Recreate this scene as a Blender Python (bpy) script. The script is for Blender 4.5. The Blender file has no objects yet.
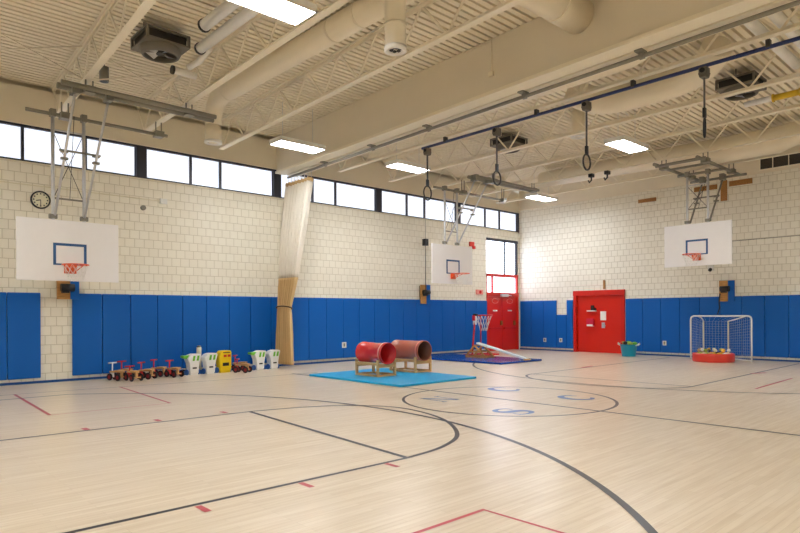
import bpy, math, random
from mathutils import Vector, Matrix
random.seed(7)
PI = math.pi
SC = bpy.context.scene
COL = SC.collection
ORD = ['first', 'second', 'third', 'fourth', 'fifth', 'sixth', 'seventh', 'eighth', 'ninth', 'tenth', 'eleventh',
       'twelfth', 'thirteenth', 'fourteenth', 'fifteenth', 'sixteenth', 'seventeenth', 'eighteenth', 'nineteenth',
       'twentieth', 'twenty-first', 'twenty-second', 'twenty-third', 'twenty-fourth', 'twenty-fifth', 'twenty-sixth']

# ------------------------------------------------------------------ materials
def lin(c):
    return tuple(((v / 255) / 12.92 if v <= 10 else ((v / 255 + .055) / 1.055) ** 2.4) for v in c) + (1,)

def mat(name, rgb, rough=.5, metal=0, var=.06, scale=8, bump=0, spec=.5, coat=0):
    m = bpy.data.materials.new(name); m.use_nodes = True
    nt = m.node_tree; b = nt.nodes['Principled BSDF']
    b.inputs['Roughness'].default_value = rough; b.inputs['Metallic'].default_value = metal
    b.inputs['Specular IOR Level'].default_value = spec
    b.inputs['Coat Weight'].default_value = coat
    c = lin(rgb)
    tc = nt.nodes.new('ShaderNodeTexCoord'); nz = nt.nodes.new('ShaderNodeTexNoise')
    nz.inputs['Scale'].default_value = scale; nz.inputs['Detail'].default_value = 4
    nt.links.new(tc.outputs['Object'], nz.inputs['Vector'])
    mx = nt.nodes.new('ShaderNodeMix'); mx.data_type = 'RGBA'
    mx.inputs[6].default_value = tuple(v * (1 - var) for v in c[:3]) + (1,)
    mx.inputs[7].default_value = tuple(min(1, v * (1 + var)) for v in c[:3]) + (1,)
    nt.links.new(nz.outputs['Fac'], mx.inputs[0]); nt.links.new(mx.outputs[2], b.inputs['Base Color'])
    if bump:
        bp = nt.nodes.new('ShaderNodeBump'); bp.inputs['Strength'].default_value = bump; bp.inputs['Distance'].default_value = .01
        nt.links.new(nz.outputs['Fac'], bp.inputs['Height']); nt.links.new(bp.outputs['Normal'], b.inputs['Normal'])
    return m

def emit_mat(name, rgb, strength, gloss=.1):
    m = bpy.data.materials.new(name); m.use_nodes = True
    nt = m.node_tree; b = nt.nodes['Principled BSDF']
    b.inputs['Base Color'].default_value = lin(rgb); b.inputs['Roughness'].default_value = .3
    b.inputs['Emission Color'].default_value = lin(rgb); b.inputs['Emission Strength'].default_value = strength
    tc = nt.nodes.new('ShaderNodeTexCoord'); nz = nt.nodes.new('ShaderNodeTexNoise'); nz.inputs['Scale'].default_value = 1.2
    mr = nt.nodes.new('ShaderNodeMapRange'); mr.inputs[3].default_value = strength * .93; mr.inputs[4].default_value = strength * 1.07
    nt.links.new(tc.outputs['Object'], nz.inputs['Vector']); nt.links.new(nz.outputs['Fac'], mr.inputs[0])
    nt.links.new(mr.outputs[0], b.inputs['Emission Strength'])
    return m

def block_mat(name, axis, c1, c2, cm):
    """painted concrete block, running bond; axis = the wall's long axis"""
    m = bpy.data.materials.new(name); m.use_nodes = True
    nt = m.node_tree; b = nt.nodes['Principled BSDF']; b.inputs['Roughness'].default_value = .5
    b.inputs['Specular IOR Level'].default_value = .35
    tc = nt.nodes.new('ShaderNodeTexCoord'); sp = nt.nodes.new('ShaderNodeSeparateXYZ'); cb = nt.nodes.new('ShaderNodeCombineXYZ')
    nt.links.new(tc.outputs['Object'], sp.inputs[0]); nt.links.new(sp.outputs[axis], cb.inputs[0]); nt.links.new(sp.outputs['Z'], cb.inputs[1])
    br = nt.nodes.new('ShaderNodeTexBrick'); nt.links.new(cb.outputs[0], br.inputs['Vector'])
    br.offset = .5; br.inputs['Scale'].default_value = 1
    br.inputs['Brick Width'].default_value = .222; br.inputs['Row Height'].default_value = .203
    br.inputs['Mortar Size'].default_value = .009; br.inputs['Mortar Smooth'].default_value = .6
    br.inputs['Color1'].default_value = lin(c1); br.inputs['Color2'].default_value = lin(c2); br.inputs['Mortar'].default_value = lin(cm)  # mortar colour darkened to carry the shading of the painted joints
    nz = nt.nodes.new('ShaderNodeTexNoise'); nz.inputs['Scale'].default_value = 60; nz.inputs['Detail'].default_value = 4
    nt.links.new(tc.outputs['Object'], nz.inputs['Vector'])
    nt.links.new(br.outputs['Color'], b.inputs['Base Color'])
    ad = nt.nodes.new('ShaderNodeMath'); ad.operation = 'MULTIPLY_ADD'; ad.inputs[1].default_value = -1
    ml = nt.nodes.new('ShaderNodeMath'); ml.operation = 'MULTIPLY'; ml.inputs[1].default_value = .12
    nt.links.new(nz.outputs['Fac'], ml.inputs[0]); nt.links.new(br.outputs['Fac'], ad.inputs[0]); nt.links.new(ml.outputs[0], ad.inputs[2])
    bp = nt.nodes.new('ShaderNodeBump'); bp.inputs['Strength'].default_value = .6; bp.inputs['Distance'].default_value = .012
    nt.links.new(ad.outputs[0], bp.inputs['Height']); nt.links.new(bp.outputs['Normal'], b.inputs['Normal'])
    return m

def floor_mat():
    m = bpy.data.materials.new('maple_floor'); m.use_nodes = True
    nt = m.node_tree; b = nt.nodes['Principled BSDF']
    b.inputs['Roughness'].default_value = .33; b.inputs['Specular IOR Level'].default_value = .5
    tc = nt.nodes.new('ShaderNodeTexCoord')
    br = nt.nodes.new('ShaderNodeTexBrick'); nt.links.new(tc.outputs['Object'], br.inputs['Vector'])
    br.offset = .37; br.offset_frequency = 3; br.inputs['Scale'].default_value = 1
    br.inputs['Brick Width'].default_value = .9; br.inputs['Row Height'].default_value = .057
    br.inputs['Mortar Size'].default_value = .0012; br.inputs['Bias'].default_value = .1
    br.inputs['Color1'].default_value = lin((223, 206, 180)); br.inputs['Color2'].default_value = lin((232, 217, 194)); br.inputs['Mortar'].default_value = lin((206, 188, 160))
    mp = nt.nodes.new('ShaderNodeMapping'); mp.inputs['Scale'].default_value = (1.3, 26, 1)
    nt.links.new(tc.outputs['Object'], mp.inputs[0])
    nz = nt.nodes.new('ShaderNodeTexNoise'); nz.inputs['Scale'].default_value = 1; nz.inputs['Detail'].default_value = 6
    nt.links.new(mp.outputs[0], nz.inputs['Vector'])
    cr = nt.nodes.new('ShaderNodeValToRGB'); cr.color_ramp.elements[0].position = .3; cr.color_ramp.elements[1].position = .62
    cr.color_ramp.elements[0].color = lin((226, 214, 198)); cr.color_ramp.elements[1].color = (1, 1, 1, 1)
    nt.links.new(nz.outputs['Fac'], cr.inputs[0])
    mx = nt.nodes.new('ShaderNodeMix'); mx.data_type = 'RGBA'; mx.blend_type = 'MULTIPLY'; mx.inputs[0].default_value = .5
    nt.links.new(br.outputs['Color'], mx.inputs[6]); nt.links.new(cr.outputs[0], mx.inputs[7])
    nt.links.new(mx.outputs[2], b.inputs['Base Color'])
    n2 = nt.nodes.new('ShaderNodeTexNoise'); n2.inputs['Scale'].default_value = .5; nt.links.new(tc.outputs['Object'], n2.inputs['Vector'])
    mr = nt.nodes.new('ShaderNodeMapRange'); mr.inputs[3].default_value = .28; mr.inputs[4].default_value = .33
    nt.links.new(n2.outputs['Fac'], mr.inputs[0]); nt.links.new(mr.outputs[0], b.inputs['Roughness'])
    return m

def wood_mat(name, c1, c2, rough=.5, axis=(2, 14, 14)):
    m = bpy.data.materials.new(name); m.use_nodes = True
    nt = m.node_tree; b = nt.nodes['Principled BSDF']; b.inputs['Roughness'].default_value = rough
    tc = nt.nodes.new('ShaderNodeTexCoord'); mp = nt.nodes.new('ShaderNodeMapping'); mp.inputs['Scale'].default_value = axis
    nt.links.new(tc.outputs['Object'], mp.inputs[0])
    nz = nt.nodes.new('ShaderNodeTexNoise'); nz.inputs['Scale'].default_value = 3; nz.inputs['Detail'].default_value = 5
    nt.links.new(mp.outputs[0], nz.inputs['Vector'])
    cr = nt.nodes.new('ShaderNodeValToRGB'); cr.color_ramp.elements[0].position = .35; cr.color_ramp.elements[1].position = .65
    cr.color_ramp.elements[0].color = lin(c1); cr.color_ramp.elements[1].color = lin(c2)
    nt.links.new(nz.outputs['Fac'], cr.inputs[0]); nt.links.new(cr.outputs[0], b.inputs['Base Color'])
    return m

M = dict(
    floor=floor_mat(),
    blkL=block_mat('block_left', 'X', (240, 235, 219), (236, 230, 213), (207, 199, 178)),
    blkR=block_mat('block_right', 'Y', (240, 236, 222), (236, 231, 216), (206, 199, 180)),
    plain=mat('plain_wall', (222, 214, 192), .6),
    beige=mat('beige_paint', (232, 223, 203), .6, var=.04, scale=3),
    girder=mat('girder_paint', (227, 217, 197), .65, var=.05, scale=1.5),
    deck=mat('deck_paint', (236, 226, 203), .6, var=.03, scale=3),
    steel=mat('joist_paint', (240, 231, 210), .5, var=.04, scale=4),
    duct=mat('duct_paint', (236, 226, 204), .5, var=.04, scale=3),
    pipew=mat('white_pipe', (242, 240, 234), .5),
    padL=mat('blue_vinyl', (0, 94, 182), .45, spec=.3, var=.05, scale=1.5, bump=.04),
    bluebase=mat('blue_base', (0, 74, 140), .4),
    line=mat('line_dark', (38, 36, 42), .33, var=.05),
    red_line=mat('line_red', (196, 62, 70), .33),
    letter=mat('letter_blue', (72, 122, 182), .33),
    frame=mat('bronze_frame', (48, 50, 62), .4),
    pane=emit_mat('frosted_pane', (234, 241, 255), .4), glass=emit_mat('corner_glass', (226, 237, 255), 2.1),
    lamp=emit_mat('lamp_diffuser', (246, 249, 253), 24),
    white=mat('white_enamel', (236, 234, 228), .4),
    board=mat('board_white', (242, 240, 240), .4, var=.02),
    target=mat('target_blue', (40, 88, 140), .45),
    orange=mat('rim_orange', (232, 92, 40), .4),
    net=mat('net_white', (236, 236, 232), .7),
    galv=mat('galvanised', (206, 207, 210), .35, .35, var=.12, scale=20),
    dgalv=mat('dull_pipe', (140, 136, 124), .45, .3, var=.1, scale=15),
    dark=mat('dark_metal', (66, 64, 62), .5, .3),
    black=mat('black_plastic', (24, 24, 28), .4),
    heater=mat('heater_grey', (116, 110, 100), .5, .2),
    reddoor=mat('red_enamel', (214, 36, 10), .3, var=.04, scale=3),
    redframe=mat('red_frame', (204, 30, 14), .35),
    mesh=mat('curtain_mesh', (238, 230, 216), .85, scale=60, bump=.15),
    vinyl=mat('curtain_vinyl', (214, 180, 126), .55, var=.05, scale=5),
    rope=mat('rope_brown', (96, 74, 50), .8),
    cyan=mat('cyan_vinyl', (14, 170, 228), .35, scale=3),
    bluemat=mat('blue_mat_vinyl', (16, 68, 156), .22, scale=3),
    wood=wood_mat('pale_wood', (198, 152, 94), (218, 176, 120)),
    ply=wood_mat('plywood', (176, 124, 60), (206, 152, 84)),
    brown=wood_mat('brown_board', (150, 104, 52), (180, 130, 72)),
    redbar=mat('red_plastic', (216, 40, 44), .25, coat=.3),
    terra=mat('brown_barrel', (178, 92, 70), .3, coat=.2),
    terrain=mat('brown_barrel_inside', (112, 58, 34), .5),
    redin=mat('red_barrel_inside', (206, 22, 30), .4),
    toyred=mat('toy_red', (208, 36, 40), .35),
    tire=mat('tyre_black', (34, 30, 32), .6),
    wheelred=mat('wheel_red', (150, 24, 34), .4),
    green=mat('toy_green', (112, 190, 52), .4),
    toyw=mat('toy_white', (238, 238, 236), .35),
    yellow=mat('toy_yellow', (240, 206, 16), .4),
    toyblue=mat('toy_blue', (60, 112, 190), .4),
    tub=mat('tub_turquoise', (10, 150, 188), .35),
    pool=mat('pool_red', (222, 62, 48), .3),
    paper=mat('paper', (240, 238, 232), .7),
    pink=mat('pink_box', (214, 40, 74), .4),
    brass=mat('brass', (168, 130, 62), .35, .8),
    navy=mat('blue_tube', (30, 48, 104), .4),
    strap=mat('grey_strap', (92, 90, 90), .7),
    cream=mat('cream_plastic', (226, 218, 190), .5),
    vent=mat('vent_dark', (86, 78, 68), .6),
    plate=mat('outlet_plate', (226, 226, 220), .4),
    slidew=mat('slide_white', (226, 232, 232), .3),
    alarm=mat('alarm_red', (206, 52, 30), .4),
    pinkish=mat('exit_face', (236, 150, 140), .4),
    clockface=mat('clock_face', (232, 226, 196), .4),
    band=mat('pale_band', (232, 150, 136), .35), tan=mat('tan_ball', (196, 160, 110), .6), ygrn=mat('yellow_green_cloth', (176, 196, 90), .8), gold=mat('gold_ball', (232, 182, 60), .5),
    yb=mat('yellow_band', (214, 178, 40), .5),
)

# ------------------------------------------------------------------ mesh builder
class MB:
    def __init__(s, root=None):
        s.v = []; s.f = []; s.sm = []; s.mi = []; s.cur = 0
        s.off = Vector(root.location) if root is not None else Vector((0, 0, 0))
    def add(s, vs, fs, smooth=False):
        o = len(s.v); s.v += [Vector(p) for p in vs]
        for f in fs:
            s.f.append([i + o for i in f]); s.sm.append(smooth); s.mi.append(s.cur)
        return s
    def box(s, a, b):
        (x0, y0, z0), (x1, y1, z1) = a, b
        return s.add([(x0, y0, z0), (x1, y0, z0), (x1, y1, z0), (x0, y1, z0), (x0, y0, z1), (x1, y0, z1), (x1, y1, z1), (x0, y1, z1)],
                     [(0, 3, 2, 1), (4, 5, 6, 7), (0, 1, 5, 4), (1, 2, 6, 5), (2, 3, 7, 6), (3, 0, 4, 7)])
    def bar(s, p, q, w, h, up=(0, 0, 1)):
        p, q = Vector(p), Vector(q); d = (q - p).normalized(); u = Vector(up)
        if abs(d.dot(u)) > .98: u = Vector((1, 0, 0))
        sx = d.cross(u).normalized() * w / 2; uy = sx.cross(d).normalized() * h / 2
        vs = [p - sx - uy, p + sx - uy, p + sx + uy, p - sx + uy, q - sx - uy, q + sx - uy, q + sx + uy, q - sx + uy]
        return s.add(vs, [(0, 3, 2, 1), (4, 5, 6, 7), (0, 1, 5, 4), (1, 2, 6, 5), (2, 3, 7, 6), (3, 0, 4, 7)])
    def tube(s, path, r, n=8, closed=False, cap=True, r2=None):
        P = [Vector(p) for p in path]; N = len(P); rings = []
        def tan(i):
            if closed: return (P[(i + 1) % N] - P[i - 1]).normalized()
            return (P[min(i + 1, N - 1)] - P[max(i - 1, 0)]).normalized()
        t = tan(0); u = Vector((0, 0, 1)) if abs(t.z) < .9 else Vector((1, 0, 0))
        a = t.cross(u).normalized(); vs = []
        for i in range(N):
            t = tan(i); a = (a - t * a.dot(t)).normalized(); b = t.cross(a)
            rr = r if r2 is None else r + (r2 - r) * i / (N - 1)
            if isinstance(r, (list, tuple)): rr = r[i]
            vs += [P[i] + (a * math.cos(2 * PI * k / n) + b * math.sin(2 * PI * k / n)) * rr for k in range(n)]
        fs = []
        for i in range(N if closed else N - 1):
            j = (i + 1) % N
            fs += [(i * n + k, i * n + (k + 1) % n, j * n + (k + 1) % n, j * n + k) for k in range(n)]
        s.add(vs, fs, True)
        if cap and not closed:
            o = len(s.v) - len(vs)
            s.f.append([o + k for k in range(n)][::-1]); s.sm.append(False); s.mi.append(s.cur)
            s.f.append([o + (N - 1) * n + k for k in range(n)]); s.sm.append(False); s.mi.append(s.cur)
        return s
    def cyl(s, p, q, r, r2=None, n=14, cap=True):
        return s.tube([p, q], r, n, cap=cap, r2=r2)
    def lathe(s, prof, c=(0, 0, 0), n=20, axis='z', smooth=True, closed=False):
        vs = []; c = Vector(c)
        for (r, z) in prof:
            for k in range(n):
                a = 2 * PI * k / n; x, y = r * math.cos(a), r * math.sin(a)
                vs.append(c + Vector({'z': (x, y, z), 'y': (x, z, y), 'x': (z, x, y)}[axis]))
        L = len(prof)
        fs = [(i * n + k, i * n + (k + 1) % n, ((i + 1) % L) * n + (k + 1) % n, ((i + 1) % L) * n + k) for i in range(L if closed else L - 1) for k in range(n)]
        return s.add(vs, fs, smooth)
    def prism(s, poly, axis, d0, d1):
        n = len(poly)
        f = {'x': lambda p, d: (d, p[0], p[1]), 'y': lambda p, d: (p[0], d, p[1]), 'z': lambda p, d: (p[0], p[1], d)}[axis]
        vs = [f(p, d0) for p in poly] + [f(p, d1) for p in poly]
        return s.add(vs, [tuple(range(n))[::-1], tuple(range(n, 2 * n))] + [(i, (i + 1) % n, n + (i + 1) % n, n + i) for i in range(n)])
    def sphere(s, c, r, n=12, sq=(1, 1, 1)):
        c = Vector(c); vs = []; m = n // 2 + 1
        for i in range(1, m):
            t = PI * i / m
            vs += [c + Vector((r * sq[0] * math.sin(t) * math.cos(2 * PI * k / n), r * sq[1] * math.sin(t) * math.sin(2 * PI * k / n), r * sq[2] * math.cos(t))) for k in range(n)]
        fs = [(i * n + k, (i + 1) * n + k, (i + 1) * n + (k + 1) % n, i * n + (k + 1) % n) for i in range(m - 2) for k in range(n)]
        vs += [c + Vector((0, 0, r * sq[2])), c - Vector((0, 0, r * sq[2]))]; T = len(vs) - 2
        fs += [(T, k, (k + 1) % n) for k in range(n)] + [(T + 1, (m - 2) * n + (k + 1) % n, (m - 2) * n + k) for k in range(n)]
        return s.add(vs, fs, True)
    def strip(s, path, w, z, closed=False):
        P = [Vector((p[0], p[1], 0)) for p in path]; N = len(P); vs = []
        for i in range(N):
            t = (P[(i + 1) % N] - P[i - 1]) if closed else (P[min(i + 1, N - 1)] - P[max(i - 1, 0)])
            t = t.normalized(); nrm = Vector((-t.y, t.x, 0)) * w / 2
            vs += [P[i] + nrm + Vector((0, 0, z)), P[i] - nrm + Vector((0, 0, z))]
        fs = [(2 * i, 2 * i + 1, 2 * ((i + 1) % N) + 1, 2 * ((i + 1) % N)) for i in range(N if closed else N - 1)]
        return s.add(vs, fs)
    def build(s, name, m, parent=None, bevel=0, seg=2, origin=None):
        me = bpy.data.meshes.new(name)
        off = s.off if origin is None else Vector(origin)
        me.from_pydata([tuple(v - off) for v in s.v], [], s.f); me.update()
        for i, p in enumerate(me.polygons): p.use_smooth = s.sm[i]; p.material_index = s.mi[i]
        for mm in (m if isinstance(m, (list, tuple)) else [m]): me.materials.append(mm)
        import bmesh
        bm = bmesh.new(); bm.from_mesh(me); bmesh.ops.recalc_face_normals(bm, faces=bm.faces); bm.to_mesh(me); bm.free()
        o = bpy.data.objects.new(name, me); COL.objects.link(o)
        if origin is not None: o.location = origin
        if parent is not None: o.parent = parent
        if bevel:
            b = o.modifiers.new('bevel', 'BEVEL'); b.width = bevel; b.segments = seg; b.limit_method = 'ANGLE'; b.angle_limit = .6
        return o

def tag(o, label, cat, group=None):
    o['label'] = label; o['category'] = cat
    if group: o['group'] = group
    return o
def thing(name, label, cat, loc=(0, 0, 0), rotz=0, group=None):
    o = bpy.data.objects.new(name, None); COL.objects.link(o); o.empty_display_size = .1
    o.location = loc; o.rotation_euler = (0, 0, rotz)
    return tag(o, label, cat, group)
def struct(o):
    o['kind'] = 'structure'; return o
def sroot(name, loc=(0, 0, 0)):
    o = bpy.data.objects.new(name, None); COL.objects.link(o); o.location = loc; return struct(o)
def dup(root, loc, rotz=None, label=None, group=None):
    r = root.copy(); COL.objects.link(r); r.location = loc
    if rotz is not None: r.rotation_euler = (0, 0, rotz)
    if label: r['label'] = label
    if group: r['group'] = group
    for ch in list(root.children):
        c = ch.copy(); COL.objects.link(c); c.parent = r
        for g in list(ch.children):
            d = g.copy(); COL.objects.link(d); d.parent = c
    return r
def arc(cx, cy, r, a0, a1, n=48, ry=None):
    ry = ry or r
    return [(cx + r * math.cos(math.radians(a0 + (a1 - a0) * i / n)), cy + ry * math.sin(math.radians(a0 + (a1 - a0) * i / n))) for i in range(n + 1)]

XW, YN = -24.2, -17.2            # far ends of the hall, behind the camera
ZD = 6.37                        # underside of roof deck
# ------------------------------------------------------------------ setting
fl = struct(MB().box((XW - .3, YN - .3, -.2), (.3, .3, 0)).build('floor', M['floor']))
ZL = .0015
def line(path, w=.05, m='line', closed=False, name='court_line', z=ZL):
    MB().strip(path, w, z, closed).build(name, M[m], fl)
line(arc(-12.05, -8.55, 1.74, 0, 360, 72)[:-1], closed=True)
line([(-12.12, -2.1), (-12.12, -16.2)], .055, z=.002)
line([(XW + .3, -1.55), (-17.5, -1.85), (-14, -2.25), (-11.5, -2.3)], .035)
line([(XW + .3, -6.5), (-18.9, -6.56), (-15.8, -6.69)]); line([(XW + .3, -10.38), (-16.1, -10.44)])
line([(-15.81, -6.68), (-16.15, -10.45)], .06, z=.002)
def spline(P, n=8):
    P = [Vector((p[0], p[1], 0)) for p in P]; out = []
    for i in range(len(P) - 1):
        a_, b_, c_, d_ = P[max(i - 1, 0)], P[i], P[i + 1], P[min(i + 2, len(P) - 1)]
        for k in range(n):
            t = k / n
            out.append(.5 * ((2 * b_) + (c_ - a_) * t + (2 * a_ - 5 * b_ + 4 * c_ - d_) * t * t + (3 * b_ - a_ - 3 * c_ + d_) * t ** 3))
    return out + [P[-1]]
line(spline([(-16.12, -10.44), (-15.55, -10.34), (-14.95, -10.03), (-14.37, -9.35), (-14.05, -8.6), (-14.0, -7.85), (-14.4, -7.23), (-15.05, -6.88), (-15.8, -6.69)]), .055, z=.0025)
a = math.degrees(math.asin(5.55 / 6.69))
line([(XW + .3, -2.6)] + [(p[0], p[1]) for p in arc(-20.92, -8.1, 6.69, a, -a, 60)] + [(XW + .3, -13.6)], .066, z=.003)
line(arc(-3.28, -8.1, 5.9, 118, 247, 60), .055, z=.003)
line([(-.6, -6.3), (-8.2, -6.36)]); line([(-.6, -9.9), (-8.2, -10.0)])
line([(-8.2, -6.34), (-8.12, -10.0)], .045, z=.002)
line(arc(-8.15, -8.17, 1.18, 90, 270, 40, 1.83), .055, z=.0025)
RL = dict(m='red_line')
line([(-17.9, -1.84), (-18.04, -4.93)], .05, **RL); line([(-16.1, -1.96), (-16.3, -4.98)], .045, **RL)
line([(-18.06, -4.93), (-16.28, -4.98)], .025, **RL)
line([(-21.5, -12.0), (-16.86, -12.0), (-16.86, -15.5)], .045, **RL)
line([(-7.67, -10.97), (-5.1, -10.9)], .05, **RL)
for x in (-18.0, -17.09, -16.12):
    line([(x, -6.4), (x, -6.57)], .07, 'red_line', name='lane_mark', z=.0035)
    line([(x - .34, -10.47), (x - .34, -10.65)], .055, 'red_line', name='lane_mark', z=.0035)
line([(-4.6, -9.93), (-4.1, -10.1)], .1, 'red_line', name='lane_mark', z=.0035); line([(-5.9, -6.3), (-5.2, -6.2)], .1, 'red_line', name='lane_mark', z=.0035)
# letters of the centre circle: N C over S C
def stroke(pts, ws, n=14):
    P = [Vector((p[0], p[1], 0)) for p in pts]; m = MB(); vs = []
    N = len(P)
    for i in range(N):
        t = (P[min(i + 1, N - 1)] - P[max(i - 1, 0)]).normalized(); nn = Vector((-t.y, t.x, 0)) * ws[i] / 2
        vs += [P[i] + nn, P[i] - nn]
    return vs, [(2 * i, 2 * i + 1, 2 * i + 3, 2 * i + 2) for i in range(N - 1)]
def letter(ch, cx, cy, h=.54):
    m = MB(); w = h * .42
    def put(vs, fs): m.add([(cx + v[0], cy + v[1], .004) for v in vs], fs)
    def rect(x0, y0, x1, y1): put([(x0, y0), (x1, y0), (x1, y1), (x0, y1)], [(0, 1, 2, 3)])
    if ch == 'C':
        pts = arc(0, 0, w, 42, 318, 30, h * .5); ws = [.05 + .085 * math.sin(PI * i / 30) for i in range(31)]
        put(*stroke(pts, ws)); rect(w * .66, h * .18, w * .8, h * .46); rect(w * .66, -h * .46, w * .8, -h * .3)
    elif ch == 'S':
        pts = arc(0, h * .25, w * .78, 40, 270, 18, h * .25) + arc(0, -h * .25, w * .82, 90, -140, 18, h * .25)[1:]
        n = len(pts) - 1; ws = [.045 + .11 * math.sin(PI * i / n) ** 2 for i in range(n + 1)]
        put(*stroke(pts, ws)); rect(w * .5, h * .2, w * .64, h * .46); rect(-w * .72, -h * .46, -w * .58, -h * .2)
    else:
        rect(-w * .82, -h * .48, -w * .7, h * .5); rect(w * .7, -h * .5, w * .82, h * .5)
        put([(-w * .82, h * .5), (-w * .5, h * .5), (w * .82, -h * .5), (w * .5, -h * .5)], [(0, 1, 2, 3)])
        rect(-w * 1.0, -h * .5, -w * .5, -h * .45); rect(w * .5, h * .45, w, h * .5); rect(-w, h * .45, -w * .6, h * .5)
    m.build('floor_letter', M['letter'], fl)
letter('N', -12.85, -7.77); letter('C', -11.02, -7.7); letter('S', -13.05, -9.42); letter('C', -11.08, -9.27)

def wall_cells(name, m, axis, us, zs, holes, d0, d1):
    b = MB()
    for i in range(len(us) - 1):
        for j in range(len(zs) - 1):
            cu, cz = (us[i] + us[i + 1]) / 2, (zs[j] + zs[j + 1]) / 2
            if any(h[0] < cu < h[1] and h[2] < cz < h[3] for h in holes): continue
            if axis == 'x': b.box((us[i], d0, zs[j]), (us[i + 1], d1, zs[j + 1]))
            else: b.box((d0, us[i], zs[j]), (d1, us[i + 1], zs[j + 1]))
    return struct(b.build(name, m))
WS, WH = 4.70, 5.48
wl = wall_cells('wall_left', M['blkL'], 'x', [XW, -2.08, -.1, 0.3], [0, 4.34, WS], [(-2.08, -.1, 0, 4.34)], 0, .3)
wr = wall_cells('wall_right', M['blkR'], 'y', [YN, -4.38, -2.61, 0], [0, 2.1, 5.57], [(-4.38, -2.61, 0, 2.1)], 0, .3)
struct(MB().box((XW - .3, YN, 0), (XW, .3, 6.5)).build('wall_near', M['plain']))
struct(MB().box((XW - .3, YN - .3, 0), (.3, YN, 6.5)).build('wall_back', M['plain']))
struct(MB().box((XW, -.03, WH), (0, .3, 6.27)).box((XW, .22, 6.27), (.3, .3, 6.5)).box((XW, -.045, WH - .0), (0, -.03, WH + .05)).build('trim_1', M['beige']))
struct(MB().box((-.04, YN, 5.57), (.3, -.03, 6.36)).build('trim_2', M['beige']))
# fluted steel roof deck
b = MB(); prof = []; y = YN
while y < 0:
    prof += [(y, ZD), (y + .1, ZD), (y + .106, ZD + .1), (y + .146, ZD + .1)]; y += .152
vs = []
for (yy, zz) in prof: vs += [(XW, min(yy, 0), zz), (0.0, min(yy, 0), zz)]
b.add(vs, [(2 * i, 2 * i + 1, 2 * i + 3, 2 * i + 2) for i in range(len(prof) - 1)])
b.box((XW - .3, YN - .3, 6.5), (.3, .3, 6.6))
struct(b.build('ceiling', M['deck']))
# base strips
bl = MB(); bl.box((XW, -.03, 0), (-2.1, 0, .052)); struct(bl.build('baseboard_left', M['bluebase']))
br_ = MB(); br_.box((-.03, YN, 0), (0, -4.5, .05)); br_.box((-.03, -2.49, 0), (0, -.03, .05)); struct(br_.build('baseboard_right', M['bluebase']))
# clerestory windows, one per bay
bays = [(-24.2, -22.42, [-23.3]), (-22.42, -18.67, [-21.3, -20.2]), (-18.67, -14.92, [-17.38, -16.15]), (-14.92, -11.2, [-13.7, -12.9]),
        (-11.2, -7.45, [-10.0, -9.17]), (-7.45, -3.64, [-6.2, -5.36]), (-3.64, 0, [-2.1, -1.22])]
for i, (x0, x1, ms) in enumerate(bays):
    w = sroot('window_%d' % (i + 1), ((x0 + x1) / 2, .1, WS))
    f = MB(w); t = .045
    e0 = .12 if i else .05; e1 = .12 if x1 < 0 else .1
    f.box((x0, .0, WS), (x0 + e0, .14, WH)); f.box((x1 - e1, 0, WS), (x1, .14, WH))
    f.box((x0 + e0, .0, WS), (x1 - e1, .14, WS + .04)); f.box((x0 + e0, .0, WH - .05), (x1 - e1, .14, WH))
    f.build('window_frame', M['frame'], w)
    for mx_ in ms: MB(w).box((mx_ - .028, .01, WS + .04), (mx_ + .028, .13, WH - .05)).build('mullion', M['frame'], w)
    ed = [x0 + e0] + ms + [x1 - e1]
    for k in range(len(ed) - 1):
        MB(w).box((ed[k] + .028, .07, WS + .04), (ed[k + 1] - .028, .09, WH - .05)).build('pane', M['pane'], w)
struct(MB().box((XW, .14, WS), (.3, .3, WH)).build('trim_3', M['frame']))
struct(MB().box((XW, -.03, WS - .035), (-.1, .0, WS)).build('trim_4', M['plain']))
# window over the double door
w = sroot('window_8', (-1.09, .1, 2.2))
f = MB(w); f.box((-2.08, -.02, 4.24), (-.1, .12, 4.34)); f.box((-.22, .0, 2.98), (-.1, .12, 4.24)); f.box((-2.08, .04, 2.98), (-2.05, .12, 4.24))
f.build('window_frame', M['frame'], w)
MB(w).box((-.92, .02, 2.98), (-.86, .11, 4.24)).build('mullion', M['frame'], w)
MB(w).box((-2.05, .07, 2.98), (-.92, .09, 4.24)).build('pane', M['glass'], w); MB(w).box((-.86, .07, 2.98), (-.22, .09, 4.24)).build('pane', M['glass'], w)
f = MB(w); f.box((-2.08, -.03, 2.86), (-.1, .12, 2.98)); f.box((-.19, -.02, 2.26), (-.1, .12, 2.86)); f.box((-2.08, -.01, 2.26), (-2.04, .12, 2.86))
f.build('transom_frame', M['redframe'], w)
MB(w).box((-1.72, .0, 2.26), (-1.66, .11, 2.86)).build('transom_mullion', M['redframe'], w)
MB(w).box((-2.04, .07, 2.26), (-1.72, .09, 2.86)).build('pane', M['glass'], w); MB(w).box((-1.66, .07, 2.26), (-.19, .09, 2.86)).build('pane', M['glass'], w)
struct(MB().box((-2.08, .2, 0), (-.1, .3, 4.34)).build('trim_5', M['plain']))
struct(MB().box((-.09, -.035, .0), (-.03, 0, 2.2)).build('trim_6', M['white']))
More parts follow.
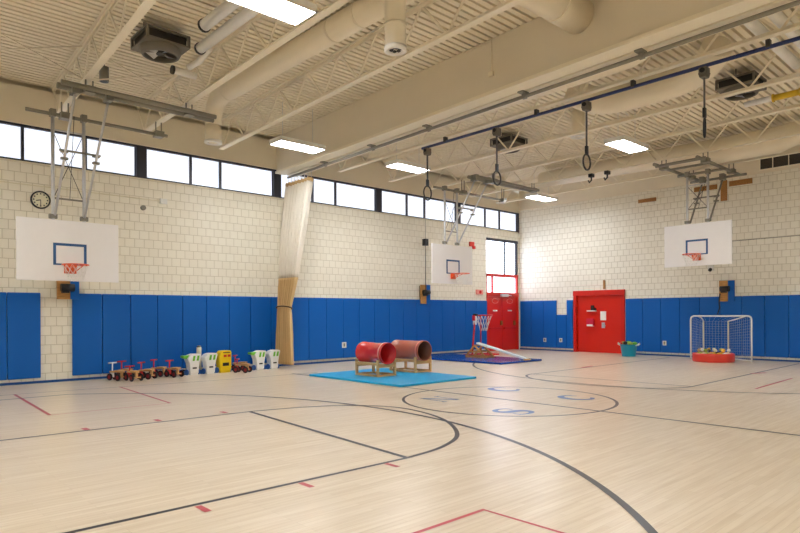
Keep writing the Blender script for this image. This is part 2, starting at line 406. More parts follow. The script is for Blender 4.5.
# red double door
d = sroot('door_1', (-1.09, .05, 0))
f = MB(d); f.box((-2.08, -.04, 0), (-2.0, .1, 2.1)); f.box((-.18, -.04, 0), (-.1, .1, 2.1)); f.box((-2.08, -.05, 2.1), (-.1, .1, 2.26)); f.build('door_frame', M['redframe'], d)
for (x0, x1, hx, nm) in ((-2.0, -1.13, -1.19, 'left'), (-1.1, -.18, -.36, 'right')):
    lf = MB(d).box((x0, .0, .01), (x1, .05, 2.1)).build('door_leaf', M['reddoor'], d, .006)
    xm = (x0 + x1) / 2
    MB(d).box((x0 + .06, -.05, .84), (x1 - .06, -.025, .9)).box((x0 + .06, -.03, .84), (x0 + .14, 0, .9)).box((x1 - .14, -.03, .84), (x1 - .06, 0, .9)).build('push_bar', M['redframe'], lf)
    MB(d).box((hx - .05, -.035, .98), (hx + .05, -.0, 1.16)).cyl((hx, -.035, 1.06), (hx, -.08, 1.06), .02).build('handle_plate', M['brass'], lf)
    MB(d).box((xm - .13, -.012, 1.53), (xm + .13, 0, 1.58)).build('sign_plate', M['paper'], lf)
    MB(d).tube([(xm + .19 * math.cos(t * PI / 12), -.012, 1.93 + .09 * math.sin(t * PI / 12)) for t in range(24)], .009, 6, True).build('oval_sticker', M['pinkish'], lf)
MB(d).box((-1.3, -.12, 2.1), (-.86, -.05, 2.2)).bar((-.9, -.1, 2.16), (-.7, -.14, 2.14), .03, .02).build('door_closer', M['galv'], d)
MB(d).box((-1.13, -.01, .01), (-1.1, .05, 2.1)).build('centre_post', M['redframe'], d)
# red wide door in the right wall
d = sroot('door_2', (.02, -3.49, 0))
f = MB(d); f.box((-.06, -4.5, 0), (.1, -4.38, 2.1)); f.box((-.06, -2.61, 0), (.1, -2.49, 2.1)); f.box((-.08, -4.5, 2.08), (.1, -2.49, 2.26)); f.build('door_frame', M['redframe'], d)
lf = MB(d).box((.02, -4.38, .01), (.08, -2.61, 2.08)).build('door_leaf', M['reddoor'], d)
MB(d).box((.0, -3.77, 1.18), (.02, -3.55, 1.5)).build('notice_paper', M['paper'], lf)
MB(d).box((.013, -3.7, 1.24), (.0, -3.62, 1.42)).build('notice_print', M['galv'], lf) if False else None
MB(d).box((-.06, -3.4, 1.5), (.02, -3.04, 1.54)).build('small_shelf', M['paper'], lf)
MB(d).box((-.05, -3.3, 1.54), (.02, -3.2, 1.72)).box((-.05, -3.38, 1.54), (.02, -3.3, 1.62)).build('shelf_contents', M['black'], lf)
MB(d).box((-.08, -3.3, .98), (.02, -3.04, 1.24)).build('wall_pocket', M['pink'], lf)
MB(d).box((-.085, -3.29, .96), (.02, -3.05, 1.03)).build('pocket_lip', M['paper'], lf)
MB(d).box((-.0, -3.72, .9), (.02, -3.6, 1.1)).cyl((.0, -3.66, 1.02), (-.07, -3.66, 1.02), .02).bar((-.06, -3.66, 1.02), (-.06, -3.78, .98), .025, .025).build('door_handle', M['galv'], lf)
struct(MB().box((.2, -4.38, 0), (.3, -2.61, 2.1)).build('trim_7', M['plain']))

# ------------------------------------------------------------------ wall pads
PT, PB = 1.93, .115
def make_pad(axis, u0, u1, label, z0=PB, z1=PT, group='blue vinyl wall pads'):
    if axis == 'x':
        o = MB().box((u0 + .004, -.055, z0), (u1 - .004, -.002, z1)).build('wall_pad', M['padL'], None, .016, 2, ((u0 + u1) / 2, -.03, z0))
    else:
        o = MB().box((-.055, u0 + .004, z0), (-.002, u1 - .004, z1)).build('wall_pad', M['padL'], None, .016, 2, (-.03, (u0 + u1) / 2, z0))
    return tag(o, label, 'wall pad', group)
for k in range(11):
    make_pad('x', -17.07 - .62 * (k + 1), -17.07 - .62 * k, ('blue wall pad just left of the bare block strip under the clock', 'second blue wall pad left of the bare block strip, at the photo edge')[k] if k < 2 else '%s blue wall pad left of the bare block strip' % ORD[k])
N = 23; p0, p1 = -16.46, -2.1; pw = (p1 - p0) / N
for k in range(N):
    lab = '%s blue wall pad right of the bare block strip, on the window wall' % ORD[k]
    if k == 0: lab = 'blue wall pad on the right edge of the bare block strip, below the winch box'
    if k == N - 1: lab = 'last blue wall pad on the window wall, touching the red double door'
    make_pad('x', p0 + pw * k, p0 + pw * (k + 1), lab)
R1 = [(-.07, -.62), (-.62, -1.18), (-1.18, -1.75)]
for k, (a_, b_) in enumerate(R1):
    make_pad('y', b_, a_, ('blue wall pad in the corner beside the red double door, on the far wall', 'second blue wall pad from the corner, between the red doors', 'third blue wall pad from the corner, just left of the short pad')[k])
make_pad('y', -2.19, -1.75, 'short blue wall pad with bare white blocks above it, left of red door', PB, 1.38)
make_pad('y', -2.46, -2.19, 'narrow blue wall pad touching the left side of the wide red door')
N2 = 20
for k in range(N2):
    lab = '%s blue wall pad to the right of the wide red door' % ORD[k]
    if k == 0: lab = 'blue wall pad touching the right side of the wide red door, behind tub'
    make_pad('y', -4.53 - .622 * (k + 1), -4.53 - .622 * k, lab)

# ------------------------------------------------------------------ roof structure
g = thing('roof_girder', 'deep beige painted girder crossing the whole ceiling above the curtain', 'girder', (-11.27, -8.6, 5.38))
g.location = (-10.95, 0, 5.36); g.rotation_euler = (0, 0, -.05)
MB().box((-.3, YN, .06), (.3, -.045, 1.0)).build('web', M['girder'], g)
MB().box((-.34, YN, 0), (-.03, -.045, .06)).build('bottom_flange', M['steel'], g)
MB().box((.03, YN, 0), (.34, -.045, .06)).build('bottom_flange', M['steel'], g)
cd = thing('conduit_loop', 'thin beige conduit on the face of the deep girder', 'conduit', (-11.66, -7.7, 5.75))
MB(cd).tube([(-11.632, -7.3, 6.33), (-11.665, -7.95, 6.33), (-11.665, -7.95, 5.72)], .012, 6).build('pipe', M['duct'], cd)
MB(cd).box((-11.7, -8.0, 5.68), (-11.655, -7.9, 5.76)).build('junction_box', M['duct'], cd)

ZB = 5.65
def joist_template():
    r = thing('roof_joist', 'x', 'joist', (0, 0, ZB), 0, 'open-web steel roof joists')
    def ch(name, zf, s, y0, y1):
        m = MB(r); w = .065
        m.box((-w, y0, zf), (w, y1, zf + s * .01)) if s > 0 else m.box((-w, y0, zf - .01), (w, y1, zf))
        for sx in (-1, 1):
            a0, a1 = sorted((sx * .012, sx * .022))
            m.box((a0, y0, min(zf + s * .01, zf + s * .07)), (a1, y1, max(zf + s * .01, zf + s * .07)))
        m.build(name, M['steel'], r)
    ch('bottom_chord', ZB, 1, YN + .5, -.35); ch('top_chord', ZD - .003, -1, YN, -.03)
    n = 14; L = (YN + .6, -.5); st = (L[1] - L[0]) / n
    web = None
    tz, bz = ZD - .04, ZB + .03
    def wm(a_, b_): MB(r).bar(a_, b_, .022, .035).build('web_member', M['steel'], r)
    wm((0, -.06, tz), (0, L[1], bz))
    for k in range(n):
        yb0 = L[1] - st * k; yt = yb0 - st / 2; yb1 = yb0 - st
        wm((0, yb0, bz), (0, yt, tz)); wm((0, yt, tz), (0, yb1, bz))
    return r
J = joist_template()
JX = [((-16.8, .06), 'roof joist above the near left basketball backboard'), ((-15.02, .031), 'roof joist just left of the round spiral duct'),
      ((-13.05, .048), 'roof joist between the round spiral duct and the deep girder'),
      ((-9.3, .042), 'roof joist carrying the blue tube of gymnastic rings'), ((-7.3, .022), 'roof joist just beyond the blue ring tube'),
      ((-5.45, .022), 'third roof joist beyond the deep girder, past the hanging rings'), ((-3.4, .008), 'fourth roof joist beyond the deep girder'),
      ((-1.6, 0), 'roof joist nearest the far block wall'), ((-18.65, .06), 'roof joist left of the near backboard, out at frame edge'),
      ((-20.5, .05), 'roof joist over the camera side of the hall'), ((-22.4, .04), 'roof joist at the near end of the hall')]
for i, ((x, sk), lab) in enumerate(JX):
    if i == 0:
        J.location = (x, 0, ZB); J.rotation_euler = (0, 0, -sk); J['label'] = lab
    else: dup(J, (x, 0, ZB), -sk, lab)
# cross bracing between joists
def brace(i0, i1, y, lab):
    x0, x1 = JX[i0][0][0] + JX[i0][0][1] * y, JX[i1][0][0] + JX[i1][0][1] * y
    r = thing('cross_brace', lab, 'brace', ((x0 + x1) / 2, y, ZB), 0, 'cross braces between the joists')
    MB(r).cyl((x0 + .03, y, ZD - .06), (x1 - .03, y, ZB + .05), .014, n=6).build('brace_rod', M['steel'], r)
    MB(r).cyl((x0 + .03, y + .04, ZB + .05), (x1 - .03, y + .04, ZD - .06), .014, n=6).build('brace_rod', M['steel'], r)
brace(8, 0, -2.9, 'thin steel cross brace left of the near backboard joist, close to the window wall')
brace(8, 0, -8.3, 'thin steel cross brace left of the near backboard joist, toward the camera')
brace(0, 1, -2.9, 'thin steel cross brace between the near ceiling heater and the window wall')
for i, t in ((3, 'first bay past the ring tube'), (4, 'second bay past the ring tube'), (5, 'third bay past the ring tube')):
    brace(i, i + 1, -2.2, 'thin steel cross brace in the %s, near the window wall' % t)
    if i != 4: brace(i, i + 1, -6.2 if i == 3 else -7.2, 'thin steel cross brace in the %s, mid hall' % t)
# ducts
def seam(r, p, d, rad):
    p = Vector(p); d = Vector(d) * .02
    MB(r).cyl(p - d, p + d, rad + .012, n=24).build('seam_band', M['duct'], r)
def bend(a, c, b, n=6):
    a, c, b = Vector(a), Vector(c), Vector(b)
    return [(1 - t) ** 2 * a + 2 * t * (1 - t) * c + t * t * b for t in [i / n for i in range(n + 1)]]
r = thing('spiral_duct', 'long beige round duct hung beside the girder with outlets turning down', 'duct', (-14.2, -2.3, 5.2))
path = [(-14.22, -16.5, 6.15), (-14.22, -2.9, 6.15)] + bend((-14.22, -2.85, 6.15), (-14.2, -2.25, 6.15), (-14.2, -2.25, 5.6))
MB(r).tube(path, [.205] * 2 + [.205, .2, .195, .19, .185, .182, .18], 24).build('duct_tube', M['duct'], r)
MB(r).cyl((-14.2, -2.25, 5.62), (-14.2, -2.25, 5.22), .175, n=20).build('outlet_drop', M['duct'], r)
MB(r).lathe([(.19, 5.2), (.19, 5.25), (.1, 5.26), (.1, 5.2)], (-14.2, -2.25, 0), 20, closed=True).build('diffuser_ring', M['white'], r)
for y in (-3.0, -6.7, -7.4, -11.0): seam(r, (-14.22, y, 6.15), (0, 1, 0), .2)
MB(r).tube([(-14.22, -8.5, 6.17), (-14.4, -8.5, 6.16)] + bend((-14.42, -8.5, 6.16), (-14.5, -8.5, 6.15), (-14.5, -8.5, 6.0))[1:] + [(-14.5, -8.5, 5.2)], .15, 20).build('outlet_drop', M['duct'], r)
seam(r, (-14.5, -8.5, 5.5), (0, 0, 1), .148)
MB(r).lathe([(.16, 5.14), (.16, 5.2), (.1, 5.21), (.1, 5.14)], (-14.5, -8.5, 0), 20, closed=True).build('diffuser_ring', M['white'], r)
for k in range(6):
    a = k * PI / 3
    MB(r).box((-14.5 + .06 * math.cos(a) - .02, -8.5 + .06 * math.sin(a) - .02, 5.15), (-14.5 + .06 * math.cos(a) + .02, -8.5 + .06 * math.sin(a) + .02, 5.17)).build('louver', M['dark'], r)
r = thing('cross_duct', 'fat beige round duct running into the face of the deep girder', 'duct', (-12.8, -9.75, 5.85))
MB(r).cyl((-13.93, -9.75, 6.08), (-11.72, -9.75, 6.08), .265, n=28).build('duct_tube', M['duct'], r)
seam(r, (-12.4, -9.75, 6.08), (1, 0, 0), .265)
r = thing('wrinkled_duct', 'beige round duct just behind the deep girder', 'duct', (-10.3, -8, 5.6))
MB(r).tube([(-10.3, -5.6, 5.9), (-10.3, -9.6, 5.9)] + bend((-10.3, -9.65, 5.9), (-10.3, -10.2, 5.9), (-10.85, -10.2, 5.95))[1:], .27, 24).build('duct_tube', M['duct'], r)
for y in [-5.7 - .33 * k for k in range(12)]: seam(r, (-10.3, y, 5.9), (0, .5, 0), .264)
r = thing('bent_duct', 'large beige duct with bent ends above the hanging rings', 'duct', (-8.55, -8.8, 5.5))
MB(r).tube([(-9.0, -7.95, 6.08)] + bend((-8.9, -8.0, 6.04), (-8.55, -8.2, 5.8), (-8.54, -8.9, 5.8)) + bend((-8.54, -9.7, 5.8), (-8.54, -10.5, 5.82), (-8.95, -10.8, 6.1)) , .27, 24).build('duct_tube', M['duct'], r)
r = thing('duct_drop', 'short vertical beige duct outlet between the hanging rings', 'duct', (-6.95, -6.85, 5.73))
MB(r).cyl((-6.95, -6.85, 6.36), (-6.95, -6.85, 5.76), .16, n=20).build('duct_tube', M['duct'], r)
MB(r).lathe([(.175, 5.73), (.175, 5.78), (.1, 5.79), (.1, 5.73)], (-6.95, -6.85, 0), 20, closed=True).build('diffuser_ring', M['white'], r)
r = thing('wall_duct', 'long beige duct along the top of the far block wall', 'duct', (-2.5, -7, 5.6))
MB(r).tube([(-2.5, -2.8, 6.0), (-2.5, -7.4, 5.95), (-2.5, -7.9, 5.9), (-2.5, -8.4, 5.87), (-2.5, -9.9, 5.86), (-2.5, -10.5, 5.98), (-2.5, -11.1, 6.2)], [.26, .28, .31, .345, .345, .28, .14], 24).build('duct_tube', M['duct'], r)
r = thing('duct_drop', 'small round duct outlet with bright white mouth near the far corner', 'duct', (-2.6, -1.1, 5.42))
MB(r).cyl((-2.6, -1.1, 6.36), (-2.6, -1.1, 5.46), .15, n=18).build('duct_tube', M['duct'], r)
MB(r).lathe([(.165, 5.42), (.165, 5.47), (.0, 5.47)], (-2.6, -1.1, 0), 18).build('diffuser_ring', M['white'], r)

# pipes
def pipe(lab, path, rad, m, cat='pipe', name='insulated_pipe', caps=True):
    r = thing(name, lab, cat, path[0])
    MB(r).tube(path, rad, 14).build('pipe_run', M[m], r)
    if caps: seam_m = MB(r).cyl(Vector(path[0]) + (Vector(path[1]) - Vector(path[0])).normalized() * .02, Vector(path[0]) - (Vector(path[1]) - Vector(path[0])).normalized() * .02, rad + .015).build('end_collar', M['dark'] if m == 'pipew' else M[m], r)
    return r
pipe('left one of two pale insulated pipes beside the near ceiling heater', [(-16.02, -5.7, 6.0), (-16.02, -12, 6.0)], .09, 'pipew')
pipe('right one of two pale insulated pipes beside the near ceiling heater', [(-15.72, -4.9, 5.98), (-15.75, -12, 5.98)], .085, 'pipew')
pipe('short pale pipe elbow at the side of the near ceiling heater', [(-15.7, -3.7, 5.98), (-15.25, -3.7, 5.98)], .065, 'pipew')
pipe('vertical pale pipe joining the near ceiling heater', [(-15.5, -4.8, 6.08), (-15.5, -4.4, 5.98), (-15.56, -4.1, 5.95)], .055, 'pipew', caps=False)
pipe('left one of two pale insulated pipes high at the right', [(-10.55, -11.62, 5.92), (-7.5, -11.62, 5.92)], .085, 'pipew')
pipe('right one of two pale insulated pipes high at the right', [(-10.55, -11.95, 5.92), (-7.5, -11.95, 5.92)], .085, 'pipew')
lp = pipe('long pale pipe with a yellow band beside the far right ceiling heater', [(-6.05, -10.3, 5.86), (-6.05, -13.5, 5.86)], .06, 'pipew', caps=False)
yb = MB(lp).cyl((-6.05, -10.85, 5.86), (-6.05, -11.3, 5.86), .063).build('marker_band', M['yb'], lp)
for y in (-10.82, -11.3): MB(lp).cyl((-6.05, y, 5.86), (-6.05, y - .03, 5.86), .085).build('band_end', M['yb'], yb)
r = thing('hanging_canister', 'small grey canister hanging beside the near backboard joist', 'canister', (-16.5, -2.41, 5.92))
MB(r).cyl((-16.5, -2.41, 5.92), (-16.5, -2.41, 6.2), .085, n=18).build('body', M['dgalv'], r); MB(r).cyl((-16.5, -2.41, 6.2), (-16.5, -2.41, 6.37), .015).build('stem', M['dgalv'], r)
MB(r).cyl((-16.5, -2.41, 5.915), (-16.5, -2.41, 5.925), .07, n=18).build('mouth', M['black'], r)

# ceiling heaters
def heater(loc, lab, rz=0):
    r = thing('ceiling_heater', lab, 'heater', loc, rz, 'ceiling heaters')
    m = MB(); s = .46; r.scale = (.8, .8, .8)
    m.box((-s, -s, .16), (s, s, .2)); m.box((-s, -s, .38), (s, s, .42))
    for sx in (-1, 1):
        for sy in (-1, 1): m.box((sx * s - .05 * (sx > 0), sy * s - .05 * (sy > 0), .2), (sx * s + .05 * (sx < 0), sy * s + .05 * (sy < 0), .38))
    m.build('casing', M['heater'], r)
    MB().box((-s + .06, -s + .06, .2), (s - .06, s - .06, .38)).build('coil', M['black'], r)
    MB().lathe([(.42, .16), (.42, .1), (.38, .02), (.33, 0), (.33, .04), (.36, .12)], (0, 0, 0), 28).build('outlet_ring', M['heater'], r)
    MB().cyl((0, 0, .05), (0, 0, .15), .09).build('motor', M['dark'], r)
    for k in range(4):
        a = k * PI / 2 + .4
        MB().add([(.08 * math.cos(a - .3), .08 * math.sin(a - .3), .06), (.33 * math.cos(a - .35), .33 * math.sin(a - .35), .05), (.33 * math.cos(a + .35), .33 * math.sin(a + .35), .11), (.08 * math.cos(a + .3), .08 * math.sin(a + .3), .1)], [(0, 1, 2, 3)]).build('fan_blade', M['galv'], r)
    for sx in (-1, 1): MB().cyl((sx * .35, 0, .42), (sx * .35, 0, (ZD - loc[2]) / .8), .012, n=6).build('hanger_rod', M['dark'], r)
    return r
heater((-16.2, -4.4, 5.86), 'grey square ceiling heater with round fan mouth, above the near backboard')
heater((-6.6, -4.5, 5.93), 'grey ceiling heater between the hanging rings in mid hall')
heater((-6.6, -10.4, 5.88), 'grey ceiling heater at upper right beside the yellow pipe band')

# lamps
def lamp(x, y, lab, z=5.4):
    r = thing('ceiling_light', lab, 'ceiling light', (x, y, z), 0, 'fluorescent ceiling lights')
    L, W_ = .62, .25
    m = MB(); m.box((-L, -W_, .03), (L, W_, .1)); m.box((-L, -W_, -.01), (-L + .02, W_, .03)); m.box((L - .02, -W_, -.01), (L, W_, .03))
    m.box((-L, -W_, -.01), (L, -W_ + .015, .03)); m.box((-L, W_ - .015, -.01), (L, W_, .03)); m.build('housing', M['white'], r)
    MB().box((-L + .02, -W_ + .015, .0), (L - .02, W_ - .015, .03)).build('diffuser', M['lamp'], r)
    for sx in (-1, 1): MB().cyl((sx * .42, 0, .1), (sx * .42, 0, ZD - z), .006, n=5).build('suspension_cable', M['galv'], r)
    return r
lamp(-12.25, -2.62, 'lit ceiling light in front of the girder, left of the curtain top')
lamp(-8.85, -2.82, 'lit ceiling light behind the first hanging ring')
lamp(-6.45, -7.85, 'lit ceiling light below the bent duct, mid hall')
lamp(-2.4, -2.7, 'smallest lit ceiling light, nearest the far block wall')
lamp(-16.28, -8.0, 'largest lit ceiling light, cut by the top edge of the photo')
for x, y, t in ((-20.6, -3.2, 'near left corner'), (-20.6, -9.5, 'near left middle'), (-20.6, -14.5, 'behind the camera'), (-15.9, -14.4, 'right of the camera'), (-8.5, -14.6, 'right side of hall'), (-3.2, -14.2, 'far right corner')):  # unseen fixtures carrying on the hall's lights, added for illumination
    lamp(x, y, 'added lit ceiling light at the %s, outside the photo' % t)

# ------------------------------------------------------------------ curtain and its track
r = thing('divider_curtain', 'folded tall curtain, pale mesh above tan vinyl, tied beside the blue wall', 'curtain', (-11.2, -.55, .1))
LV = [(.1, -11.36, -.12, -1.0, .05), (.9, -11.34, -.13, -.93, .05), (1.4, -11.31, -.13, -.83, .045), (1.62, -11.3, -.14, -.78, .04), (1.85, -11.28, -.13, -.84, .045), (2.44, -11.22, -.12, -.97, .06), (3.05, -11.18, -.12, -1.08, .07), (3.9, -11.1, -.12, -1.22, .08), (5.0, -10.97, -.12, -1.32, .08), (5.1, -10.96, -.12, -1.33, .08)]
def lev(z):
    for a_, b_ in zip(LV, LV[1:]):
        if a_[0] <= z <= b_[0]:
            t = (z - a_[0]) / (b_[0] - a_[0]); return [a_[i] + (b_[i] - a_[i]) * t for i in range(5)]
    return LV[-1]
def sheet(z0, z1, nz, name, m):
    b = MB(r); ns = 96; vs = []
    for j in range(nz + 1):
        z = z0 + (z1 - z0) * j / nz; _, xc, ya, yb_, am = lev(z)
        for i in range(ns + 1):
            t = i / ns; ph = 2 * PI * 8 * t
            vs.append((xc + 1.5 * am * math.sin(ph) + .012 * math.sin(ph * 2.7 + z * 1.1), ya + (yb_ - ya) * t + .022 * math.cos(ph), z))
    b.add(vs, [(j * (ns + 1) + i, j * (ns + 1) + i + 1, (j + 1) * (ns + 1) + i + 1, (j + 1) * (ns + 1) + i) for j in range(nz) for i in range(ns)], True)
    o = b.build(name, M[m], r); md = o.modifiers.new('s', 'SOLIDIFY'); md.thickness = .004
sheet(2.44, 5.0, 24, 'mesh_panel', 'mesh'); sheet(.1, 2.44, 30, 'vinyl_panel', 'vinyl'); sheet(5.0, 5.1, 2, 'header_band', 'vinyl')
MB(r).tube([(-11.3 + .085 * math.cos(t * PI / 10), -.46 + .37 * math.sin(t * PI / 10), 1.62 + .05 * math.cos(t * PI / 10) * -1) for t in range(20)], .018, 8, True).build('tie_rope', M['rope'], r)
for k in range(8):
    y = -.16 - 1.12 * k / 7; MB(r).cyl((-10.95, y, 5.08), (-10.95, y, 5.27), .008, n=6).build('curtain_hook', M['galv'], r)
r = thing('curtain_track', 'grey steel curtain track clamped under the deep girder', 'track', (-11.0, -8, 5.24))
tx = lambda y: -10.92 + .0456 * y
MB(r).cyl((tx(-.1), -.1, 5.29), (tx(-16.8), -16.8, 5.29), .032, n=12).build('track_pipe', M['dgalv'], r)
for y in (-2.0, -4.0, -5.9, -8.4, -10.6, -13.5):
    t = tx(y); MB(r).box((t - .13, y - .06, 5.335), (t + .05, y + .06, 5.36)).box((t - .03, y - .04, 5.25), (t + .03, y + .04, 5.335)).build('beam_clamp', M['dgalv'], r)

# ------------------------------------------------------------------ basketball hoops
def hoop(lab, loc, rotz, zp, pipes, struts, zb=0):
    """local frame: backboard in the plane y=0 facing -y, z=0 at its lower edge"""
    r = thing('basketball_hoop', lab, 'basketball hoop', loc, rotz)
    bd = MB().box((-.915, -.02, 0), (.915, .02, 1.19)).build('backboard', M['board'], r, .006)
    y0, y1 = -.026, -.0205; t = .05; a0, a1, c0, c1 = -.3, .3, .31, .74
    MB().box((a0, y0, c0), (a0 + t, y1, c1)).box((a1 - t, y0, c0), (a1, y1, c1)).box((a0 + t, y0, c1 - t), (a1 - t, y1, c1)).box((a0 + t, y0, c0), (a1 - t, y1, c0 + .03)).build('target_square', M['target'], bd)
    R, yc, zr = .23, -.385, .3
    rim = MB().tube([(R * math.cos(k * PI / 16), yc + R * math.sin(k * PI / 16), zr) for k in range(32)], .011, 8, True)
    rim.tube([(-.1, -.05, zr - .1), (-.17, yc + .12, zr)], .008, 6); rim.tube([(.1, -.05, zr - .1), (.17, yc + .12, zr)], .008, 6)
    rim.build('rim', M['orange'], r)
    MB().box((-.11, -.035, zr - .15), (.11, -.02, zr + .03)).prism([(-.02, zr - .13), (-.02, zr + .012), (-.17, zr + .012), (-.17, zr - .01), (-.09, zr - .12)], 'x', -.09, .09).build('rim_bracket', M['orange'], r)
    nt = MB(); n = 12; rows = [(0, .225), (.09, .195), (.17, .165), (.25, .14), (.32, .13)]
    for j in range(4):
        for k in range(n):
            for s_ in (-1, 1):
                a = 2 * PI * (k + .5 * (j % 2)) / n; b_ = a + s_ * PI / n
                (d0, r0), (d1, r1) = rows[j], rows[j + 1]
                nt.cyl((r0 * math.cos(a), yc + r0 * math.sin(a), zr - d0), (r1 * math.cos(b_), yc + r1 * math.sin(b_), zr - d1), .0028, n=4)
    nt.build('net', M['net'], r)
    for sx in (-1, 1):
        MB().cyl((sx * .28, .055, .25), (sx * .28, .055, zp), .032, n=14).build('post', M['galv'], r)
        MB().box((sx * .28 - .07, .02, 1.22), (sx * .28 + .07, .1, 1.3)).build('post_clamp', M['dgalv'], r)
        a_, b_ = struts
        MB().cyl((sx * .28, a_[0], a_[1]), (sx * .265, b_[0], b_[1]), .024, n=12).build('strut', M['galv'] if a_[0] < 0 else M['dgalv'], r)
        md = [(a_[i] + b_[i]) / 2 for i in (0, 1)]
        for dz in (-.05, .08): MB().box((sx * .275 - .06, md[0] - .04, md[1] + dz), (sx * .275 + .06, md[0] + .04, md[1] + dz + .04)).build('strut_clamp', M['dgalv'], r)
    MB().cyl((-.36, md[0], md[1] + .12), (.36, md[0], md[1] + .12), .02).build('cross_bar', M['dgalv'], r)
    MB().cyl((-.28, .055, 1.62), (.28, .055, 1.62), .018).build('cross_bar', M['dgalv'], r)
    MB().cyl((-.28, .055, zp - .32), (.28, .055, zp - .32), .018).build('cross_bar', M['galv'], r)
    MB().cyl((-.27, .06, 1.62), (.27, .075, zp - .35), .007, n=5).build('brace_wire', M['dark'], r); MB().cyl((.27, .06, 1.62), (-.27, .075, zp - .35), .007, n=5).build('brace_wire', M['dark'], r)
    MB().cyl((.09, .0 if a_[0] < 0 else .5, zp), (.02, .06, 1.62), .006, n=5).build('hoist_cable', M['dark'], r)
    for (p, q, rad) in pipes:
        MB().cyl(p, q, rad, n=14).build('support_pipe', M['dgalv'], r)
    for sx in (-1, 1):
        MB().box((sx * .28 - .05, -.01, zp - .07), (sx * .28 + .05, .12, zp + .07)).build('pipe_clamp', M['dgalv'], r)
        MB().box((sx * .28 - .06, a_[0] - .1, a_[1] - .02), (sx * .28 + .06, a_[0] + .12, a_[1] + .16)).build('pipe_clamp', M['dgalv'], r)
    return r
def hangers(r, pts, zt):
    for (x, y, z) in pts: MB().box((x - .09, y - .1, z - .06), (x + .09, y + .1, z + .06)).cyl((x - .06, y, z), (x - .06, y, zt), .014, n=6).cyl((x + .06, y, z), (x + .06, y, zt), .014, n=6).build('joist_clamp', M['dgalv'], r)
z0 = 2.12
h1 = hoop('near left basketball hoop, largest white backboard, hung beside the wall clock', (-16.89, -1.55, z0), 0, 5.4 - z0,
          [((-.74, .06, 5.38 - z0), (1.98, .06, 5.38 - z0), .035), ((-.55, -1.4, 5.47 - z0), (2.35, -1.4, 5.47 - z0), .055), ((-.54, -1.62, 5.47 - z0), (2.3, -1.62, 5.47 - z0), .045)],
          ((-1.45, 5.38 - z0), (-.02, 1.28)))
hangers(h1, [(-.06, -1.5, 5.47 - z0), (1.79, -1.5, 5.47 - z0), (-.06, .06, 5.38 - z0), (1.79, .06, 5.38 - z0)], ZB - z0)
z0 = 2.36
h2 = hoop('far left basketball hoop, smallest backboard, hung near the red fire alarm', (-6.29, -2.1, z0), 0, 5.28 - z0,
          [((-.75, .06, 5.26 - z0), (2.45, .06, 5.26 - z0), .035), ((-.45, -1.05, 5.42 - z0), (2.75, -1.05, 5.42 - z0), .05), ((-.42, -1.27, 5.42 - z0), (2.75, -1.27, 5.42 - z0), .04)],
          ((-1.15, 5.33 - z0), (-.02, 1.28)))
hangers(h2, [(.57, -1.16, 5.42 - z0), (2.6, -1.16, 5.42 - z0), (.57, .06, 5.26 - z0), (2.6, .06, 5.26 - z0)], ZB - z0)
z0 = 2.75; zf = 5.42 - z0
h3 = hoop('right basketball hoop facing sideways, hung in front of the far block wall', (-2.5, -7.91, z0), -PI / 2, 5.36 - z0,
          [((-.55, .06, 5.36 - z0), (.75, .06, 5.36 - z0), .035), ((-.55, -1.35, zf), (.75, -1.35, zf), .04), ((-.65, 1.2, zf - .06), (.9, 1.2, zf - .06), .035),
           ((-.5, -1.55, zf + .02), (-.5, 1.35, zf + .02), .045), ((.6, -1.5, zf + .02), (.6, 1.5, zf + .02), .045), ((-.5, -.6, zf + .02), (.6, -.6, zf + .02), .03)],
          ((1.15, 5.3 - z0), (.2, 1.25)))
hangers(h3, [(-.5, -.95, zf + .02), (.6, -.95, zf + .02), (-.5, .9, zf + .02), (.6, .9, zf + .02)], ZB - z0)

# winch boxes
def winch(lab, loc, rotz, cable, pull, h=.64):
    r = thing('winch_box', lab, 'winch', loc, rotz)          # local: wall plane y=0, faces -y
    MB().box((-.2, -.1, .0), (.06, -.06, h)).build('plywood_board', M['ply'], r)
    MB().box((.06, -.11, .0), (.24, -.06, h)).build('blue_panel', M['padL'], r)
    MB().cyl((-.14, -.17, h * .6), (.12, -.17, h * .6), .085).box((-.12, -.2, h * .6 - .12), (.02, -.1, h * .6)).build('winch_drum', M['black'], r)
    MB().box((-.18, -.06, .03), (.22, -.003, h - .03)).build('backing', M['dark'], r)
    if cable: MB().cyl((-.05, -.17, h * .6), (-.05, -.17, cable), .012, n=6).build('cable', M['dark'], r)
    if pull: MB().tube([(-.15, -.17, .24), (-.17, -.19, .0), (-.16, -.18, -.2), (-.22, -.18, -.4)], .018, 6).build('pull_cord', M['black'], r)
    return r
winch('wooden winch box with blue side under the near left backboard', (-16.57, 0, 1.8), 0, 0, 0, .42)
w2 = winch('wooden winch box with dark drum under the far left backboard', (-5.48, 0, 1.79), 0, 2.0, 0)
MB().box((-.13, -.24, 1.97), (.03, -.1, 2.2)).build('cable_stop', M['black'], w2)
MB().cyl((-.05, -.17, 2.2), (-.05, -.17, 3.4), .008, n=6).build('cable', M['dgalv'], w2)
winch('wooden winch box with hanging black cord above the hockey goal', (0, -7.83, 1.78), -PI / 2, 0, 1)

